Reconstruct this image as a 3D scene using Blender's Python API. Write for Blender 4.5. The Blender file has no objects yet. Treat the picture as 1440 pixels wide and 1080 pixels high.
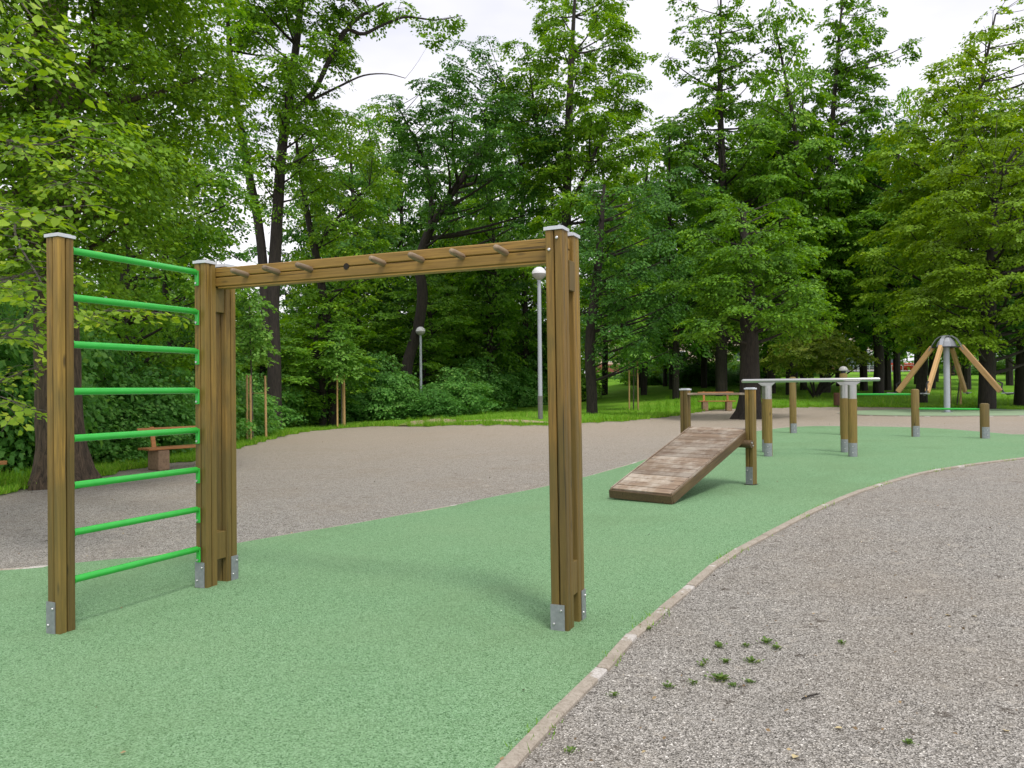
import bpy, bmesh, math, random
import numpy as np
from mathutils import Vector, Matrix

R_ = math.radians
rnd = random.Random(7)
RG = np.random.default_rng(11)
scene = bpy.context.scene
COL = scene.collection

# ------------------------------------------------------------------ camera
F_PX, PITCH, ROLL, EYE = 1111.7, 0.0067, -0.0089, 1.5
cam = bpy.data.cameras.new('camera'); camo = bpy.data.objects.new('camera', cam); COL.objects.link(camo)
cam.sensor_width = 36.0; cam.sensor_fit = 'HORIZONTAL'; cam.lens = F_PX / 1440 * 36
cam.clip_start = 0.05; cam.clip_end = 2000
fwd = Vector((0, math.cos(PITCH), math.sin(PITCH))); up = Vector((0, -math.sin(PITCH), math.cos(PITCH))); rt = Vector((1, 0, 0))
cr, sr = math.cos(ROLL), math.sin(ROLL)
# image x' = x cos r - y sin r (y down): camera axes expressed in the world
cx_ = rt * cr + up * sr
cy_ = up * cr - rt * sr
M = Matrix((cx_, cy_, -fwd)).transposed().to_4x4(); M.translation = Vector((0, 0, EYE))
camo.matrix_world = M
scene.camera = camo

# ------------------------------------------------------------------ sky, sun, exposure
SUN_EL, SUN_AZ = R_(60), R_(155)       # azimuth measured clockwise from +Y (view direction)
w = bpy.data.worlds.new('World'); scene.world = w; w.use_nodes = True
nt = w.node_tree; nt.nodes.clear()
N = nt.nodes.new; L = nt.links.new
out = N('ShaderNodeOutputWorld'); bg = N('ShaderNodeBackground'); bg.inputs[1].default_value = 0.1
sky = N('ShaderNodeTexSky'); sky.sky_type = 'NISHITA'; sky.sun_disc = False
sky.sun_elevation = SUN_EL; sky.sun_rotation = SUN_AZ; sky.altitude = 300; sky.dust_density = 2.0
tc = N('ShaderNodeTexCoord'); mp = N('ShaderNodeMapping'); mp.inputs['Scale'].default_value = (1.2, 1.2, 3.2)
ns = N('ShaderNodeTexNoise'); ns.inputs['Scale'].default_value = 1.6; ns.inputs['Detail'].default_value = 5; ns.inputs['Roughness'].default_value = 0.5
rp = N('ShaderNodeValToRGB'); rp.color_ramp.elements[0].position = 0.32; rp.color_ramp.elements[0].color = (6.1, 6.2, 7.1, 1)
rp.color_ramp.elements[1].position = 0.62; rp.color_ramp.elements[1].color = (9.5, 9.25, 9.6, 1)
mx = N('ShaderNodeMix'); mx.data_type = 'RGBA'; mx.inputs[0].default_value = 0.93
L(tc.outputs['Generated'], mp.inputs[0]); L(mp.outputs[0], ns.inputs['Vector']); L(ns.outputs[0], rp.inputs[0])
L(sky.outputs[0], mx.inputs[6]); L(rp.outputs[0], mx.inputs[7]); L(mx.outputs[2], bg.inputs[0]); L(bg.outputs[0], out.inputs[0])
sd = bpy.data.lights.new('sun', 'SUN'); sd.energy = 1.5; sd.angle = R_(13); sd.color = (1.0, 0.965, 0.9)
so = bpy.data.objects.new('sun', sd); COL.objects.link(so)
sv = Vector((math.sin(SUN_AZ) * math.cos(SUN_EL), math.cos(SUN_AZ) * math.cos(SUN_EL), math.sin(SUN_EL)))
so.rotation_euler = sv.to_track_quat('Z', 'Y').to_euler(); so.location = sv * 60
scene.view_settings.view_transform = 'Standard'; scene.view_settings.look = 'None'
scene.view_settings.exposure = 0.48; scene.view_settings.gamma = 1.0; scene.view_settings.use_curve_mapping = False
scene.render.engine = 'CYCLES'
scene.cycles.max_bounces = 12; scene.cycles.diffuse_bounces = 9; scene.cycles.transmission_bounces = 6
scene.cycles.glossy_bounces = 2; scene.cycles.transparent_max_bounces = 6
scene.cycles.caustics_reflective = False; scene.cycles.caustics_refractive = False

# ------------------------------------------------------------------ terrain and pixel helpers
def g(x, y):
    x = np.asarray(x, float); y = np.asarray(y, float)
    d = np.maximum(0, x * .8 + (y - 8) * .25)
    h = .62 * (1 - np.exp(-d / 10.0))
    h = h * np.clip((y - 3) / 4, 0, 1)
    s = np.clip((x - 2) / 8, 0, 1); s = s * s * (3 - 2 * s)
    far = np.clip(y, 34, 125) - 34
    h = h + .037 * far * s
    h = h - .035 * np.clip((-x - 2.2) / 1.2, 0, 1) * np.clip((y - 3) / 1.5, 0, 1)
    # low grassy bank where the lamp stands
    h = h + .30 * np.exp(-(((x - 1.2) / 3.2) ** 2 + ((y - 27.5) / 3.0) ** 2))
    return h
def gz(x, y): return float(g(x, y))
def ray(px, py):
    x, y = px - 720, py - 540
    c, s = math.cos(-ROLL), math.sin(-ROLL)
    xr, yr = x * c - y * s, x * s + y * c
    return (rt * (xr / F_PX) + up * (-yr / F_PX) + fwd)
def pt(px, py, Y):
    r = ray(px, py); t = Y / r.y
    return Vector((r.x * t, Y, EYE + r.z * t))
def gp(px, py, tmax=260):
    r = ray(px, py); t = 1.0
    step = .05
    while t < tmax:
        p = Vector((0, 0, EYE)) + r * t
        if p.z <= gz(p.x, p.y):
            return Vector((p.x, p.y, gz(p.x, p.y)))
        t += step; step = max(.05, t * .004)
    return Vector((r.x * tmax, r.y * tmax, gz(r.x * tmax, r.y * tmax)))

# ------------------------------------------------------------------ object helpers
def tag(o, label=None, cat=None, group=None, kind=None):
    if label: o['label'] = label
    if cat: o['category'] = cat
    if group: o['group'] = group
    if kind: o['kind'] = kind
    return o
def empty(name, loc, rz=0, label=None, cat=None, group=None):
    o = bpy.data.objects.new(name, None); COL.objects.link(o)
    o.location = loc; o.rotation_euler = (0, 0, rz); o.empty_display_size = .2
    return tag(o, label, cat, group)
def link(name, me, parent=None, loc=(0, 0, 0), rot=(0, 0, 0)):
    o = bpy.data.objects.new(name, me); COL.objects.link(o)
    o.location = loc; o.rotation_euler = rot
    if parent is not None: o.parent = parent
    return o
def copy_tree(o, parent=None):
    c = o.copy(); COL.objects.link(c); c.parent = parent
    for ch in list(o.children): copy_tree(ch, c)
    return c
class MB:
    def __init__(s): s.v = []; s.f = []
    def box(s, c, d, m=None, ch=0.0):
        """box centre c, size d, chamfered along its longest axis and at the ends when ch>0; m = 3x3 rotation"""
        c = Vector(c); hx, hy, hz = d[0] / 2, d[1] / 2, d[2] / 2
        b = len(s.v)
        if ch <= 0:
            P = [(-hx,-hy,-hz),(hx,-hy,-hz),(hx,hy,-hz),(-hx,hy,-hz),(-hx,-hy,hz),(hx,-hy,hz),(hx,hy,hz),(-hx,hy,hz)]
            Fc = [(0,3,2,1),(4,5,6,7),(0,1,5,4),(1,2,6,5),(2,3,7,6),(3,0,4,7)]
        else:
            ax = max(range(3), key=lambda i: d[i]); o = [i for i in range(3) if i != ax]
            h = (hx, hy, hz); a_, b_ = h[o[0]], h[o[1]]; la = h[ax]
            def ring(k, shr):
                A, B = a_ - shr, b_ - shr
                oct_ = [(-A+ch,-B),(A-ch,-B),(A,-B+ch),(A,B-ch),(A-ch,B),(-A+ch,B),(-A,B-ch),(-A,-B+ch)]
                r = []
                for q in oct_:
                    v = [0, 0, 0]; v[o[0]] = q[0]; v[o[1]] = q[1]; v[ax] = k; r.append(tuple(v))
                return r
            P = ring(-la, ch * .7) + ring(-la + ch * .7, 0) + ring(la - ch * .7, 0) + ring(la, ch * .7)
            Fc = []
            for k in range(3):
                for i in range(8):
                    j = (i + 1) % 8; Fc.append((k*8+i, k*8+j, (k+1)*8+j, (k+1)*8+i))
            Fc.append(tuple(range(7, -1, -1))); Fc.append(tuple(range(24, 32)))
        for p in P:
            q = Vector(p)
            if m is not None: q = m @ q
            s.v.append(tuple(q + c))
        s.f += [tuple(b + i for i in f) for f in Fc]
        return s
    def tube(s, pts, rad, n=8, cap=True, smooth_dome=False, flat=None):
        pts = [Vector(p) for p in pts]
        if not hasattr(rad, '__len__'): rad = [rad] * len(pts)
        b = len(s.v); prev = None
        for i, p in enumerate(pts):
            t = (pts[min(i+1, len(pts)-1)] - pts[max(i-1, 0)]).normalized()
            if prev is None:
                a = Vector((1, 0, 0)) if abs(t.x) < .9 else Vector((0, 1, 0))
                u_ = t.cross(a).normalized()
            else:
                u_ = (prev - t * prev.dot(t)).normalized()
            prev = u_; v_ = t.cross(u_)
            for k in range(n):
                an = 2 * math.pi * k / n
                s.v.append(tuple(p + (u_ * math.cos(an) + v_ * math.sin(an)) * rad[i]))
        for i in range(len(pts) - 1):
            for k in range(n):
                j = (k + 1) % n
                s.f.append((b+i*n+k, b+i*n+j, b+(i+1)*n+j, b+(i+1)*n+k))
        if cap:
            s.f.append(tuple(b + k for k in range(n-1, -1, -1)))
            s.f.append(tuple(b + (len(pts)-1)*n + k for k in range(n)))
        return s
    def prism(s, poly, z0, z1, m=None, c=(0,0,0)):
        b = len(s.v); n = len(poly); c = Vector(c)
        for z in (z0, z1):
            for p in poly:
                q = Vector((p[0], p[1], z))
                if m is not None: q = m @ q
                s.v.append(tuple(q + c))
        s.f.append(tuple(b + k for k in range(n-1, -1, -1))); s.f.append(tuple(b + n + k for k in range(n)))
        for k in range(n):
            j = (k+1) % n; s.f.append((b+k, b+j, b+n+j, b+n+k))
        return s
    def mesh(s, name, mat, smooth=False):
        me = bpy.data.meshes.new(name); me.from_pydata(s.v, [], s.f); me.update()
        bm = bmesh.new(); bm.from_mesh(me); bmesh.ops.recalc_face_normals(bm, faces=bm.faces); bm.to_mesh(me); bm.free()
        if mat: me.materials.append(mat)
        if smooth:
            me.polygons.foreach_set('use_smooth', [True] * len(me.polygons))
            try: me.set_sharp_from_angle(angle=R_(40))
            except Exception: pass
        return me
    def build(s, name, mat, parent=None, loc=(0, 0, 0), rot=(0, 0, 0), smooth=False):
        return link(name, s.mesh(name, mat, smooth), parent, loc, rot)
def np_mesh(name, V, Q, mat, tint=None, smooth=False):
    """V (n,3), Q (m,k) faces of equal size; tint: float per vertex"""
    V = np.ascontiguousarray(V, dtype=np.float32); Q = np.ascontiguousarray(Q, dtype=np.int32)
    me = bpy.data.meshes.new(name); k = Q.shape[1]
    me.vertices.add(len(V)); me.vertices.foreach_set('co', V.ravel())
    me.loops.add(Q.size); me.loops.foreach_set('vertex_index', Q.ravel())
    me.polygons.add(len(Q)); me.polygons.foreach_set('loop_start', np.arange(0, Q.size, k, dtype=np.int32))
    me.polygons.foreach_set('loop_total', np.full(len(Q), k, dtype=np.int32))
    if smooth: me.polygons.foreach_set('use_smooth', np.ones(len(Q), dtype=bool))
    me.update(calc_edges=True)
    if tint is not None:
        a = me.attributes.new('tint', 'FLOAT', 'POINT'); a.data.foreach_set('value', np.ascontiguousarray(tint, dtype=np.float32))
    if mat: me.materials.append(mat)
    return me

# ------------------------------------------------------------------ materials
def newmat(name):
    m = bpy.data.materials.new(name); m.use_nodes = True; t = m.node_tree
    b = t.nodes['Principled BSDF']; return m, t, b
def nn(t, typ, **kw):
    n = t.nodes.new(typ)
    for k, v in kw.items():
        if k in n.inputs: n.inputs[k].default_value = v
        else: setattr(n, k, v)
    return n
def ramp(t, fac, stops):
    r = t.nodes.new('ShaderNodeValToRGB'); e = r.color_ramp.elements
    while len(e) > 1: e.remove(e[-1])
    e[0].position = stops[0][0]; e[0].color = (*stops[0][1], 1)
    for p, c in stops[1:]:
        x = e.new(p); x.color = (*c, 1)
    t.links.new(fac, r.inputs[0]); return r.outputs[0]
def mixc(t, fac, a, b, mode='MIX'):
    m = t.nodes.new('ShaderNodeMix'); m.data_type = 'RGBA'; m.blend_type = mode
    for sock, v in ((0, fac), (6, a), (7, b)):
        if hasattr(v, 'links') or hasattr(v, 'is_linked'): t.links.new(v, m.inputs[sock])
        elif isinstance(v, (int, float)): m.inputs[sock].default_value = v
        else: m.inputs[sock].default_value = (*v, 1)
    return m.outputs[2]
def bump(t, b, h, strength=.3, dist=.01):
    n = nn(t, 'ShaderNodeBump'); n.inputs['Strength'].default_value = strength; n.inputs['Distance'].default_value = dist
    t.links.new(h, n.inputs['Height']); t.links.new(n.outputs[0], b.inputs['Normal']); return n
def plain(name, col, rough=.6, metal=0.0, var=.12, scale=9, bumps=.08):
    m, t, b = newmat(name)
    co = nn(t, 'ShaderNodeTexCoord'); n = nn(t, 'ShaderNodeTexNoise', Scale=scale, Detail=5.0, Roughness=.6)
    t.links.new(co.outputs['Object'], n.inputs['Vector'])
    c0 = tuple(c * (1 - var) for c in col); c1 = tuple(min(1, c * (1 + var)) for c in col)
    t.links.new(ramp(t, n.outputs[0], [(.3, c0), (.7, c1)]), b.inputs['Base Color'])
    b.inputs['Roughness'].default_value = rough; b.inputs['Metallic'].default_value = metal
    if bumps: bump(t, b, n.outputs[0], bumps, .004)
    return m
def wood(name, light, dark, axis=2, scale=1.0, rough=.62, wear=None, green=None):
    m, t, b = newmat(name)
    co = nn(t, 'ShaderNodeTexCoord'); oi = nn(t, 'ShaderNodeObjectInfo')
    mul = nn(t, 'ShaderNodeVectorMath', operation='SCALE'); mul.inputs[0].default_value = (7.1, 3.3, 13.7); t.links.new(oi.outputs['Random'], mul.inputs['Scale'])
    add = nn(t, 'ShaderNodeVectorMath', operation='ADD'); t.links.new(co.outputs['Object'], add.inputs[0]); t.links.new(mul.outputs[0], add.inputs[1])
    mp = nn(t, 'ShaderNodeMapping'); sc = [34 * scale] * 3; sc[axis] = 1.6 * scale; mp.inputs['Scale'].default_value = sc
    t.links.new(add.outputs[0], mp.inputs[0])
    n1 = nn(t, 'ShaderNodeTexNoise', Scale=1.6, Detail=6.0, Roughness=.62, Distortion=.8); t.links.new(mp.outputs[0], n1.inputs['Vector'])
    n2 = nn(t, 'ShaderNodeTexNoise', Scale=2.2, Detail=3.0); t.links.new(add.outputs[0], n2.inputs['Vector'])
    mp3 = nn(t, 'ShaderNodeMapping'); s3 = [9 * scale] * 3; s3[axis] = 2.6 * scale; mp3.inputs['Scale'].default_value = s3
    t.links.new(add.outputs[0], mp3.inputs[0])
    kn = nn(t, 'ShaderNodeTexVoronoi', Scale=1.0); t.links.new(mp3.outputs[0], kn.inputs['Vector'])
    c = ramp(t, n1.outputs[0], [(.28, dark), (.5, tuple((a + d) / 2 for a, d in zip(light, dark))), (.72, light)])
    c = mixc(t, ramp(t, n2.outputs[0], [(.35, (0, 0, 0)), (.7, (.55, .55, .55))]), c, green or tuple(x * .75 for x in dark))
    kf = ramp(t, kn.outputs['Distance'], [(.05, (.85, .85, .85)), (.14, (0, 0, 0))])
    c = mixc(t, kf, c, tuple(x * .35 for x in dark))
    mp4 = nn(t, 'ShaderNodeMapping'); s4 = [90] * 3; s4[axis] = 1.1; mp4.inputs['Scale'].default_value = s4; t.links.new(add.outputs[0], mp4.inputs[0])
    n4 = nn(t, 'ShaderNodeTexNoise', Scale=1.0, Detail=2.0); t.links.new(mp4.outputs[0], n4.inputs['Vector'])
    ck = ramp(t, n4.outputs[0], [(.29, (1, 1, 1)), (.35, (0, 0, 0))])
    c = mixc(t, ck, c, tuple(x * .2 for x in dark))
    if wear:
        nw = nn(t, 'ShaderNodeTexNoise', Scale=3.2, Detail=8.0, Roughness=.72); gw = nn(t, 'ShaderNodeNewGeometry'); t.links.new(gw.outputs['Position'], nw.inputs['Vector'])
        c = mixc(t, ramp(t, nw.outputs[0], [(.44, (0, 0, 0)), (.60, (1, 1, 1))]), c, wear)
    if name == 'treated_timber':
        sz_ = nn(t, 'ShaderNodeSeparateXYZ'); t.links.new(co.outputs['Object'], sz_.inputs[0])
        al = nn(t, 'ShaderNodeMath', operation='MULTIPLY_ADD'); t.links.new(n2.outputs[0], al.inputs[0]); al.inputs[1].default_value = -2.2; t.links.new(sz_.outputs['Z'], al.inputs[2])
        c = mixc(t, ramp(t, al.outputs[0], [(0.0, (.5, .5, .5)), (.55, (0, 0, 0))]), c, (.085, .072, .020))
    hv = nn(t, 'ShaderNodeHueSaturation'); t.links.new(c, hv.inputs['Color'])
    mr = nn(t, 'ShaderNodeMapRange'); mr.inputs['To Min'].default_value = .74; mr.inputs['To Max'].default_value = 1.24
    t.links.new(oi.outputs['Random'], mr.inputs['Value']); t.links.new(mr.outputs[0], hv.inputs['Value'])
    t.links.new(hv.outputs[0], b.inputs['Base Color']); b.inputs['Roughness'].default_value = rough
    bump(t, b, n1.outputs[0], .35, .002)
    return m
def leafmat(name, dark, light, trans=.4, tip=None):
    m = bpy.data.materials.new(name); m.use_nodes = True; t = m.node_tree; t.nodes.clear()
    o = nn(t, 'ShaderNodeOutputMaterial')
    at = nn(t, 'ShaderNodeAttribute', attribute_name='tint')
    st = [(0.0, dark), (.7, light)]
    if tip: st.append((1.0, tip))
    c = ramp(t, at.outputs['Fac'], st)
    p = nn(t, 'ShaderNodeBsdfPrincipled'); p.inputs['Roughness'].default_value = .48; p.inputs['Specular IOR Level'].default_value = .22
    tr = nn(t, 'ShaderNodeBsdfTranslucent')
    hs = nn(t, 'ShaderNodeHueSaturation', Hue=.487, Saturation=1.12, Value=1.35); t.links.new(c, hs.inputs['Color'])
    t.links.new(c, p.inputs['Base Color']); t.links.new(hs.outputs[0], tr.inputs['Color'])
    mxs = nn(t, 'ShaderNodeMixShader'); mxs.inputs[0].default_value = trans
    t.links.new(p.outputs[0], mxs.inputs[1]); t.links.new(tr.outputs[0], mxs.inputs[2]); t.links.new(mxs.outputs[0], o.inputs[0])
    return m
def barkmat(name, c0, c1, sc=1.0):
    m, t, b = newmat(name)
    co = nn(t, 'ShaderNodeTexCoord'); mp = nn(t, 'ShaderNodeMapping'); mp.inputs['Scale'].default_value = (14 * sc, 14 * sc, 2.2 * sc)
    t.links.new(co.outputs['Object'], mp.inputs[0])
    v = nn(t, 'ShaderNodeTexNoise', Scale=1.3, Detail=7.0, Roughness=.68, Distortion=1.2); t.links.new(mp.outputs[0], v.inputs['Vector'])
    t.links.new(ramp(t, v.outputs[0], [(.35, c0), (.68, c1)]), b.inputs['Base Color']); b.inputs['Roughness'].default_value = .9
    bump(t, b, v.outputs[0], .9, .03); return m

MT = {}
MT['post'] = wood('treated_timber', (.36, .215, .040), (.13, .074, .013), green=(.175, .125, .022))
MT['postx'] = wood('treated_timber_beam', (.42, .245, .050), (.19, .105, .018), axis=0, green=(.21, .135, .026))
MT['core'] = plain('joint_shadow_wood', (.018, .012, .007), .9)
MT['peg'] = wood('peg_wood', (.36, .27, .17), (.18, .12, .07), axis=1, green=(.2, .15, .1))
MT['plank'] = wood('worn_planks', (.36, .27, .18), (.13, .08, .048), axis=1, scale=.9, wear=(.40, .34, .27), green=(.20, .13, .085))
MT['rampside'] = wood('ramp_side_wood', (.17, .11, .045), (.07, .042, .016), axis=0)
MT['round'] = wood('round_post_wood', (.27, .18, .042), (.13, .08, .018), green=(.15, .12, .027))
MT['stake'] = wood('stake_wood', (.62, .40, .17), (.42, .25, .10), green=(.50, .32, .14))
MT['bench'] = wood('bench_wood', (.52, .23, .065), (.33, .13, .035), axis=0, green=(.40, .18, .06))
MT['benchfoot'] = plain('bench_foot_aggregate', (.30, .20, .12), .9, var=.25, scale=20, bumps=.3)
MT['spinwood'] = wood('larch_arm', (.60, .38, .17), (.44, .25, .09), axis=0, green=(.50, .31, .13))
MT['galv'] = plain('galvanised_steel', (.42, .44, .46), .42, .85, .12, 30, .03)
MT['plate'] = plain('galvanised_plate', (.30, .315, .335), .5, .45, .15, 30, .05)
MT['bolt'] = plain('zinc_bolt', (.62, .62, .62), .35, .8)
MT['cap'] = plain('white_cap', (.62, .64, .68), .45, .1, .06, 20, .03)
MT['steel'] = plain('brushed_steel', (.50, .50, .48), .30, .9, .05, 40, .02)
MT['green'] = plain('green_powder_coat', (.035, .45, .055), .27, 0, .06, 14, .01)
MT['soilshade'] = plain('soil_and_contact_shade', (.045, .05, .028), .95, var=.4, scale=40, bumps=.2)  # dark soil tone that also paints in the shadow round post feet
MT['dark'] = plain('dark_metal', (.05, .05, .055), .4, .6)
MT['greypole'] = plain('grey_pole_paint', (.42, .45, .50), .45, .1, .05, 4, .02)
MT['polebase'] = plain('weathered_pole_base', (.17, .17, .16), .7, .1, .2, 12, .1)
MT['globe'] = plain('lamp_globe', (.75, .74, .74), .3, 0, .03)
MT['globelow'] = plain('lamp_lower_shell', (.36, .35, .33), .3, 0, .06)
MT['bin'] = wood('bin_slats', (.20, .09, .05), (.10, .045, .025))
MT['bark'] = barkmat('dark_bark', (.014, .011, .009), (.050, .039, .030))
MT['barkl'] = barkmat('linden_bark', (.022, .016, .010), (.15, .105, .065))
MT['barkg'] = barkmat('grey_twig_bark', (.06, .05, .038), (.17, .145, .115), 2)
MT['white'] = plain('white_paint', (.78, .78, .78), .5)
LEAF = {
 'near': leafmat('linden_leaf', (.07, .16, .014), (.26, .43, .04), .38, (.42, .54, .07)),
 'linden': leafmat('linden_crown_leaf', (.06, .145, .014), (.21, .39, .03), .36, (.36, .50, .05)),
 'maple': leafmat('maple_leaf', (.038, .12, .024), (.125, .30, .045), .32, (.22, .42, .06)),
 'mid': leafmat('ash_leaf', (.075, .18, .018), (.22, .42, .034), .36, (.36, .52, .05)),
 'horn': leafmat('hornbeam_leaf', (.06, .155, .018), (.19, .39, .034), .36, (.34, .52, .05)),
 'yell': leafmat('yellow_green_leaf', (.11, .19, .014), (.25, .43, .028), .38, (.42, .56, .05)),
 'wood': leafmat('woodland_leaf', (.07, .18, .022), (.22, .44, .045), .40, (.36, .54, .06)),
 'shrub': leafmat('shrub_leaf', (.055, .18, .04), (.17, .40, .08), .38, (.28, .50, .11)),
 'oliv': leafmat('olive_shrub_leaf', (.08, .14, .02), (.28, .38, .05), .36, (.44, .42, .10)),
 'young': leafmat('young_tree_leaf', (.08, .21, .035), (.23, .45, .08), .40, (.36, .56, .12)),
}
def gravelmat():
    m, t, b = newmat('gravel')
    co = nn(t, 'ShaderNodeTexCoord')
    v = nn(t, 'ShaderNodeTexVoronoi', Scale=130.0); t.links.new(co.outputs['Object'], v.inputs['Vector'])
    v2 = nn(t, 'ShaderNodeTexVoronoi', Scale=34.0); t.links.new(co.outputs['Object'], v2.inputs['Vector'])
    n = nn(t, 'ShaderNodeTexNoise', Scale=.55, Detail=6.0, Roughness=.6); t.links.new(co.outputs['Object'], n.inputs['Vector'])
    nf = nn(t, 'ShaderNodeTexNoise', Scale=9.0, Detail=6.0, Roughness=.7); t.links.new(co.outputs['Object'], nf.inputs['Vector'])
    sp = nn(t, 'ShaderNodeSeparateColor'); t.links.new(v.outputs['Color'], sp.inputs[0])
    c = ramp(t, sp.outputs[0], [(0, (.025, .022, .018)), (.24, (.22, .205, .178)), (.7, (.48, .452, .405)), (1, (.84, .80, .73))])
    sp2 = nn(t, 'ShaderNodeSeparateColor'); t.links.new(v2.outputs['Color'], sp2.inputs[0])
    c = mixc(t, .22, c, ramp(t, sp2.outputs[0], [(0, (.12, .105, .09)), (.3, (.36, .33, .285)), (1, (.52, .48, .42))]))
    c = mixc(t, ramp(t, n.outputs[0], [(.45, (0, 0, 0)), (.72, (.4, .4, .4))]), c, (.34, .28, .21))
    c = mixc(t, ramp(t, nf.outputs[0], [(.28, (.6, .6, .6)), (.42, (0, 0, 0))]), c, (.12, .10, .085))
    nm = nn(t, 'ShaderNodeTexNoise', Scale=3.4, Detail=10.0, Roughness=.82); t.links.new(co.outputs['Object'], nm.inputs['Vector'])
    c = mixc(t, ramp(t, nm.outputs[0], [(.30, (.8, .8, .8)), (.41, (0, 0, 0))]), c, (.11, .095, .078))
    c = mixc(t, ramp(t, nm.outputs[0], [(.58, (0, 0, 0)), (.74, (.4, .4, .4))]), c, (.52, .50, .46))
    nq = nn(t, 'ShaderNodeTexNoise', Scale=6.5, Detail=3.0, Roughness=.6); t.links.new(co.outputs['Object'], nq.inputs['Vector'])
    c = mixc(t, ramp(t, nq.outputs[0], [(.27, (.75, .75, .75)), (.36, (0, 0, 0))]), c, (.10, .08, .06))
    c = mixc(t, ramp(t, nq.outputs[0], [(.60, (0, 0, 0)), (.72, (.5, .5, .5))]), c, (.62, .56, .47))
    # sandier, warmer towards the back of the square
    sx = nn(t, 'ShaderNodeSeparateXYZ'); t.links.new(co.outputs['Object'], sx.inputs[0])
    mr = nn(t, 'ShaderNodeMapRange'); mr.inputs['From Min'].default_value = 9; mr.inputs['From Max'].default_value = 24; mr.inputs['To Max'].default_value = .6
    t.links.new(sx.outputs['Y'], mr.inputs['Value'])
    c = mixc(t, mr.outputs[0], c, (.56, .455, .34))
    t.links.new(c, b.inputs['Base Color']); b.inputs['Roughness'].default_value = .95; b.inputs['Specular IOR Level'].default_value = .2
    bump(t, b, v.outputs['Distance'], 1.0, .014); return m
def rubbermat():
    m, t, b = newmat('green_rubber')
    co = nn(t, 'ShaderNodeTexCoord')
    v = nn(t, 'ShaderNodeTexVoronoi', Scale=165.0, Randomness=1.0); t.links.new(co.outputs['Object'], v.inputs['Vector'])
    n = nn(t, 'ShaderNodeTexNoise', Scale=.8, Detail=5.0, Roughness=.6); t.links.new(co.outputs['Object'], n.inputs['Vector'])
    nf = nn(t, 'ShaderNodeTexNoise', Scale=150.0, Detail=3.0, Roughness=.7); t.links.new(co.outputs['Object'], nf.inputs['Vector'])
    sp = nn(t, 'ShaderNodeSeparateColor'); t.links.new(v.outputs['Color'], sp.inputs[0])
    c = ramp(t, sp.outputs[0], [(0, (.03, .10, .03)), (.12, (.12, .25, .105)), (.5, (.205, .38, .185)), (1, (.34, .54, .315))])
    c = mixc(t, ramp(t, nf.outputs[0], [(.31, (.9, .9, .9)), (.40, (0, 0, 0))]), c, (.045, .12, .04))
    c = mixc(t, ramp(t, n.outputs[0], [(.40, (0, 0, 0)), (.75, (.30, .30, .30))]), c, (.25, .37, .19))
    nd = nn(t, 'ShaderNodeTexNoise', Scale=.33, Detail=7.0, Roughness=.7); t.links.new(co.outputs['Object'], nd.inputs['Vector'])
    c = mixc(t, ramp(t, nd.outputs[0], [(.50, (0, 0, 0)), (.72, (.5, .5, .5))]), c, (.15, .25, .11))
    t.links.new(c, b.inputs['Base Color']); b.inputs['Roughness'].default_value = .88; b.inputs['Specular IOR Level'].default_value = .25
    bump(t, b, v.outputs['Distance'], .9, .008); return m
def grassmat():
    m, t, b = newmat('lawn')
    co = nn(t, 'ShaderNodeTexCoord')
    n = nn(t, 'ShaderNodeTexNoise', Scale=.35, Detail=8.0, Roughness=.65); t.links.new(co.outputs['Object'], n.inputs['Vector'])
    nf = nn(t, 'ShaderNodeTexNoise', Scale=14.0, Detail=6.0, Roughness=.75); t.links.new(co.outputs['Object'], nf.inputs['Vector'])
    c = ramp(t, nf.outputs[0], [(.3, (.075, .19, .014)), (.7, (.22, .47, .035))])
    c = mixc(t, ramp(t, n.outputs[0], [(.45, (0, 0, 0)), (.7, (.6, .6, .6))]), c, (.28, .45, .05))
    t.links.new(c, b.inputs['Base Color']); b.inputs['Roughness'].default_value = .95; b.inputs['Specular IOR Level'].default_value = .1
    bump(t, b, nf.outputs[0], 1.0, .06); return m
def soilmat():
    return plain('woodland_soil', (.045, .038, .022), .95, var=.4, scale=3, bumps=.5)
def kerbmat():
    m, t, b = newmat('kerb_concrete')
    co = nn(t, 'ShaderNodeTexCoord'); ge = nn(t, 'ShaderNodeNewGeometry')
    n = nn(t, 'ShaderNodeTexNoise', Scale=11.0, Detail=6.0, Roughness=.65); t.links.new(ge.outputs['Position'], n.inputs['Vector'])
    n2 = nn(t, 'ShaderNodeTexNoise', Scale=70.0, Detail=5.0, Roughness=.7); t.links.new(ge.outputs['Position'], n2.inputs['Vector'])
    c = ramp(t, n.outputs[0], [(.3, (.31, .265, .21)), (.7, (.45, .40, .33))])
    # pale cement worn bare towards the end of each stone
    sx = nn(t, 'ShaderNodeSeparateXYZ'); t.links.new(co.outputs['Object'], sx.inputs[0])
    ad = nn(t, 'ShaderNodeMath', operation='MULTIPLY_ADD'); t.links.new(n.outputs[0], ad.inputs[0]); ad.inputs[1].default_value = .75; t.links.new(sx.outputs['X'], ad.inputs[2])
    oi = nn(t, 'ShaderNodeObjectInfo'); a2 = nn(t, 'ShaderNodeMath', operation='MULTIPLY_ADD'); t.links.new(oi.outputs['Random'], a2.inputs[0]); a2.inputs[1].default_value = -.22; t.links.new(ad.outputs[0], a2.inputs[2])
    c = mixc(t, ramp(t, a2.outputs[0], [(.545, (0, 0, 0)), (.565, (1, 1, 1))]), c, (.56, .53, .49))
    c = mixc(t, ramp(t, n2.outputs[0], [(.3, (.7, .7, .7)), (.55, (0, 0, 0))]), c, (.17, .14, .10))
    t.links.new(c, b.inputs['Base Color']); b.inputs['Roughness'].default_value = .9
    bump(t, b, n2.outputs[0], .5, .004); return m
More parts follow.
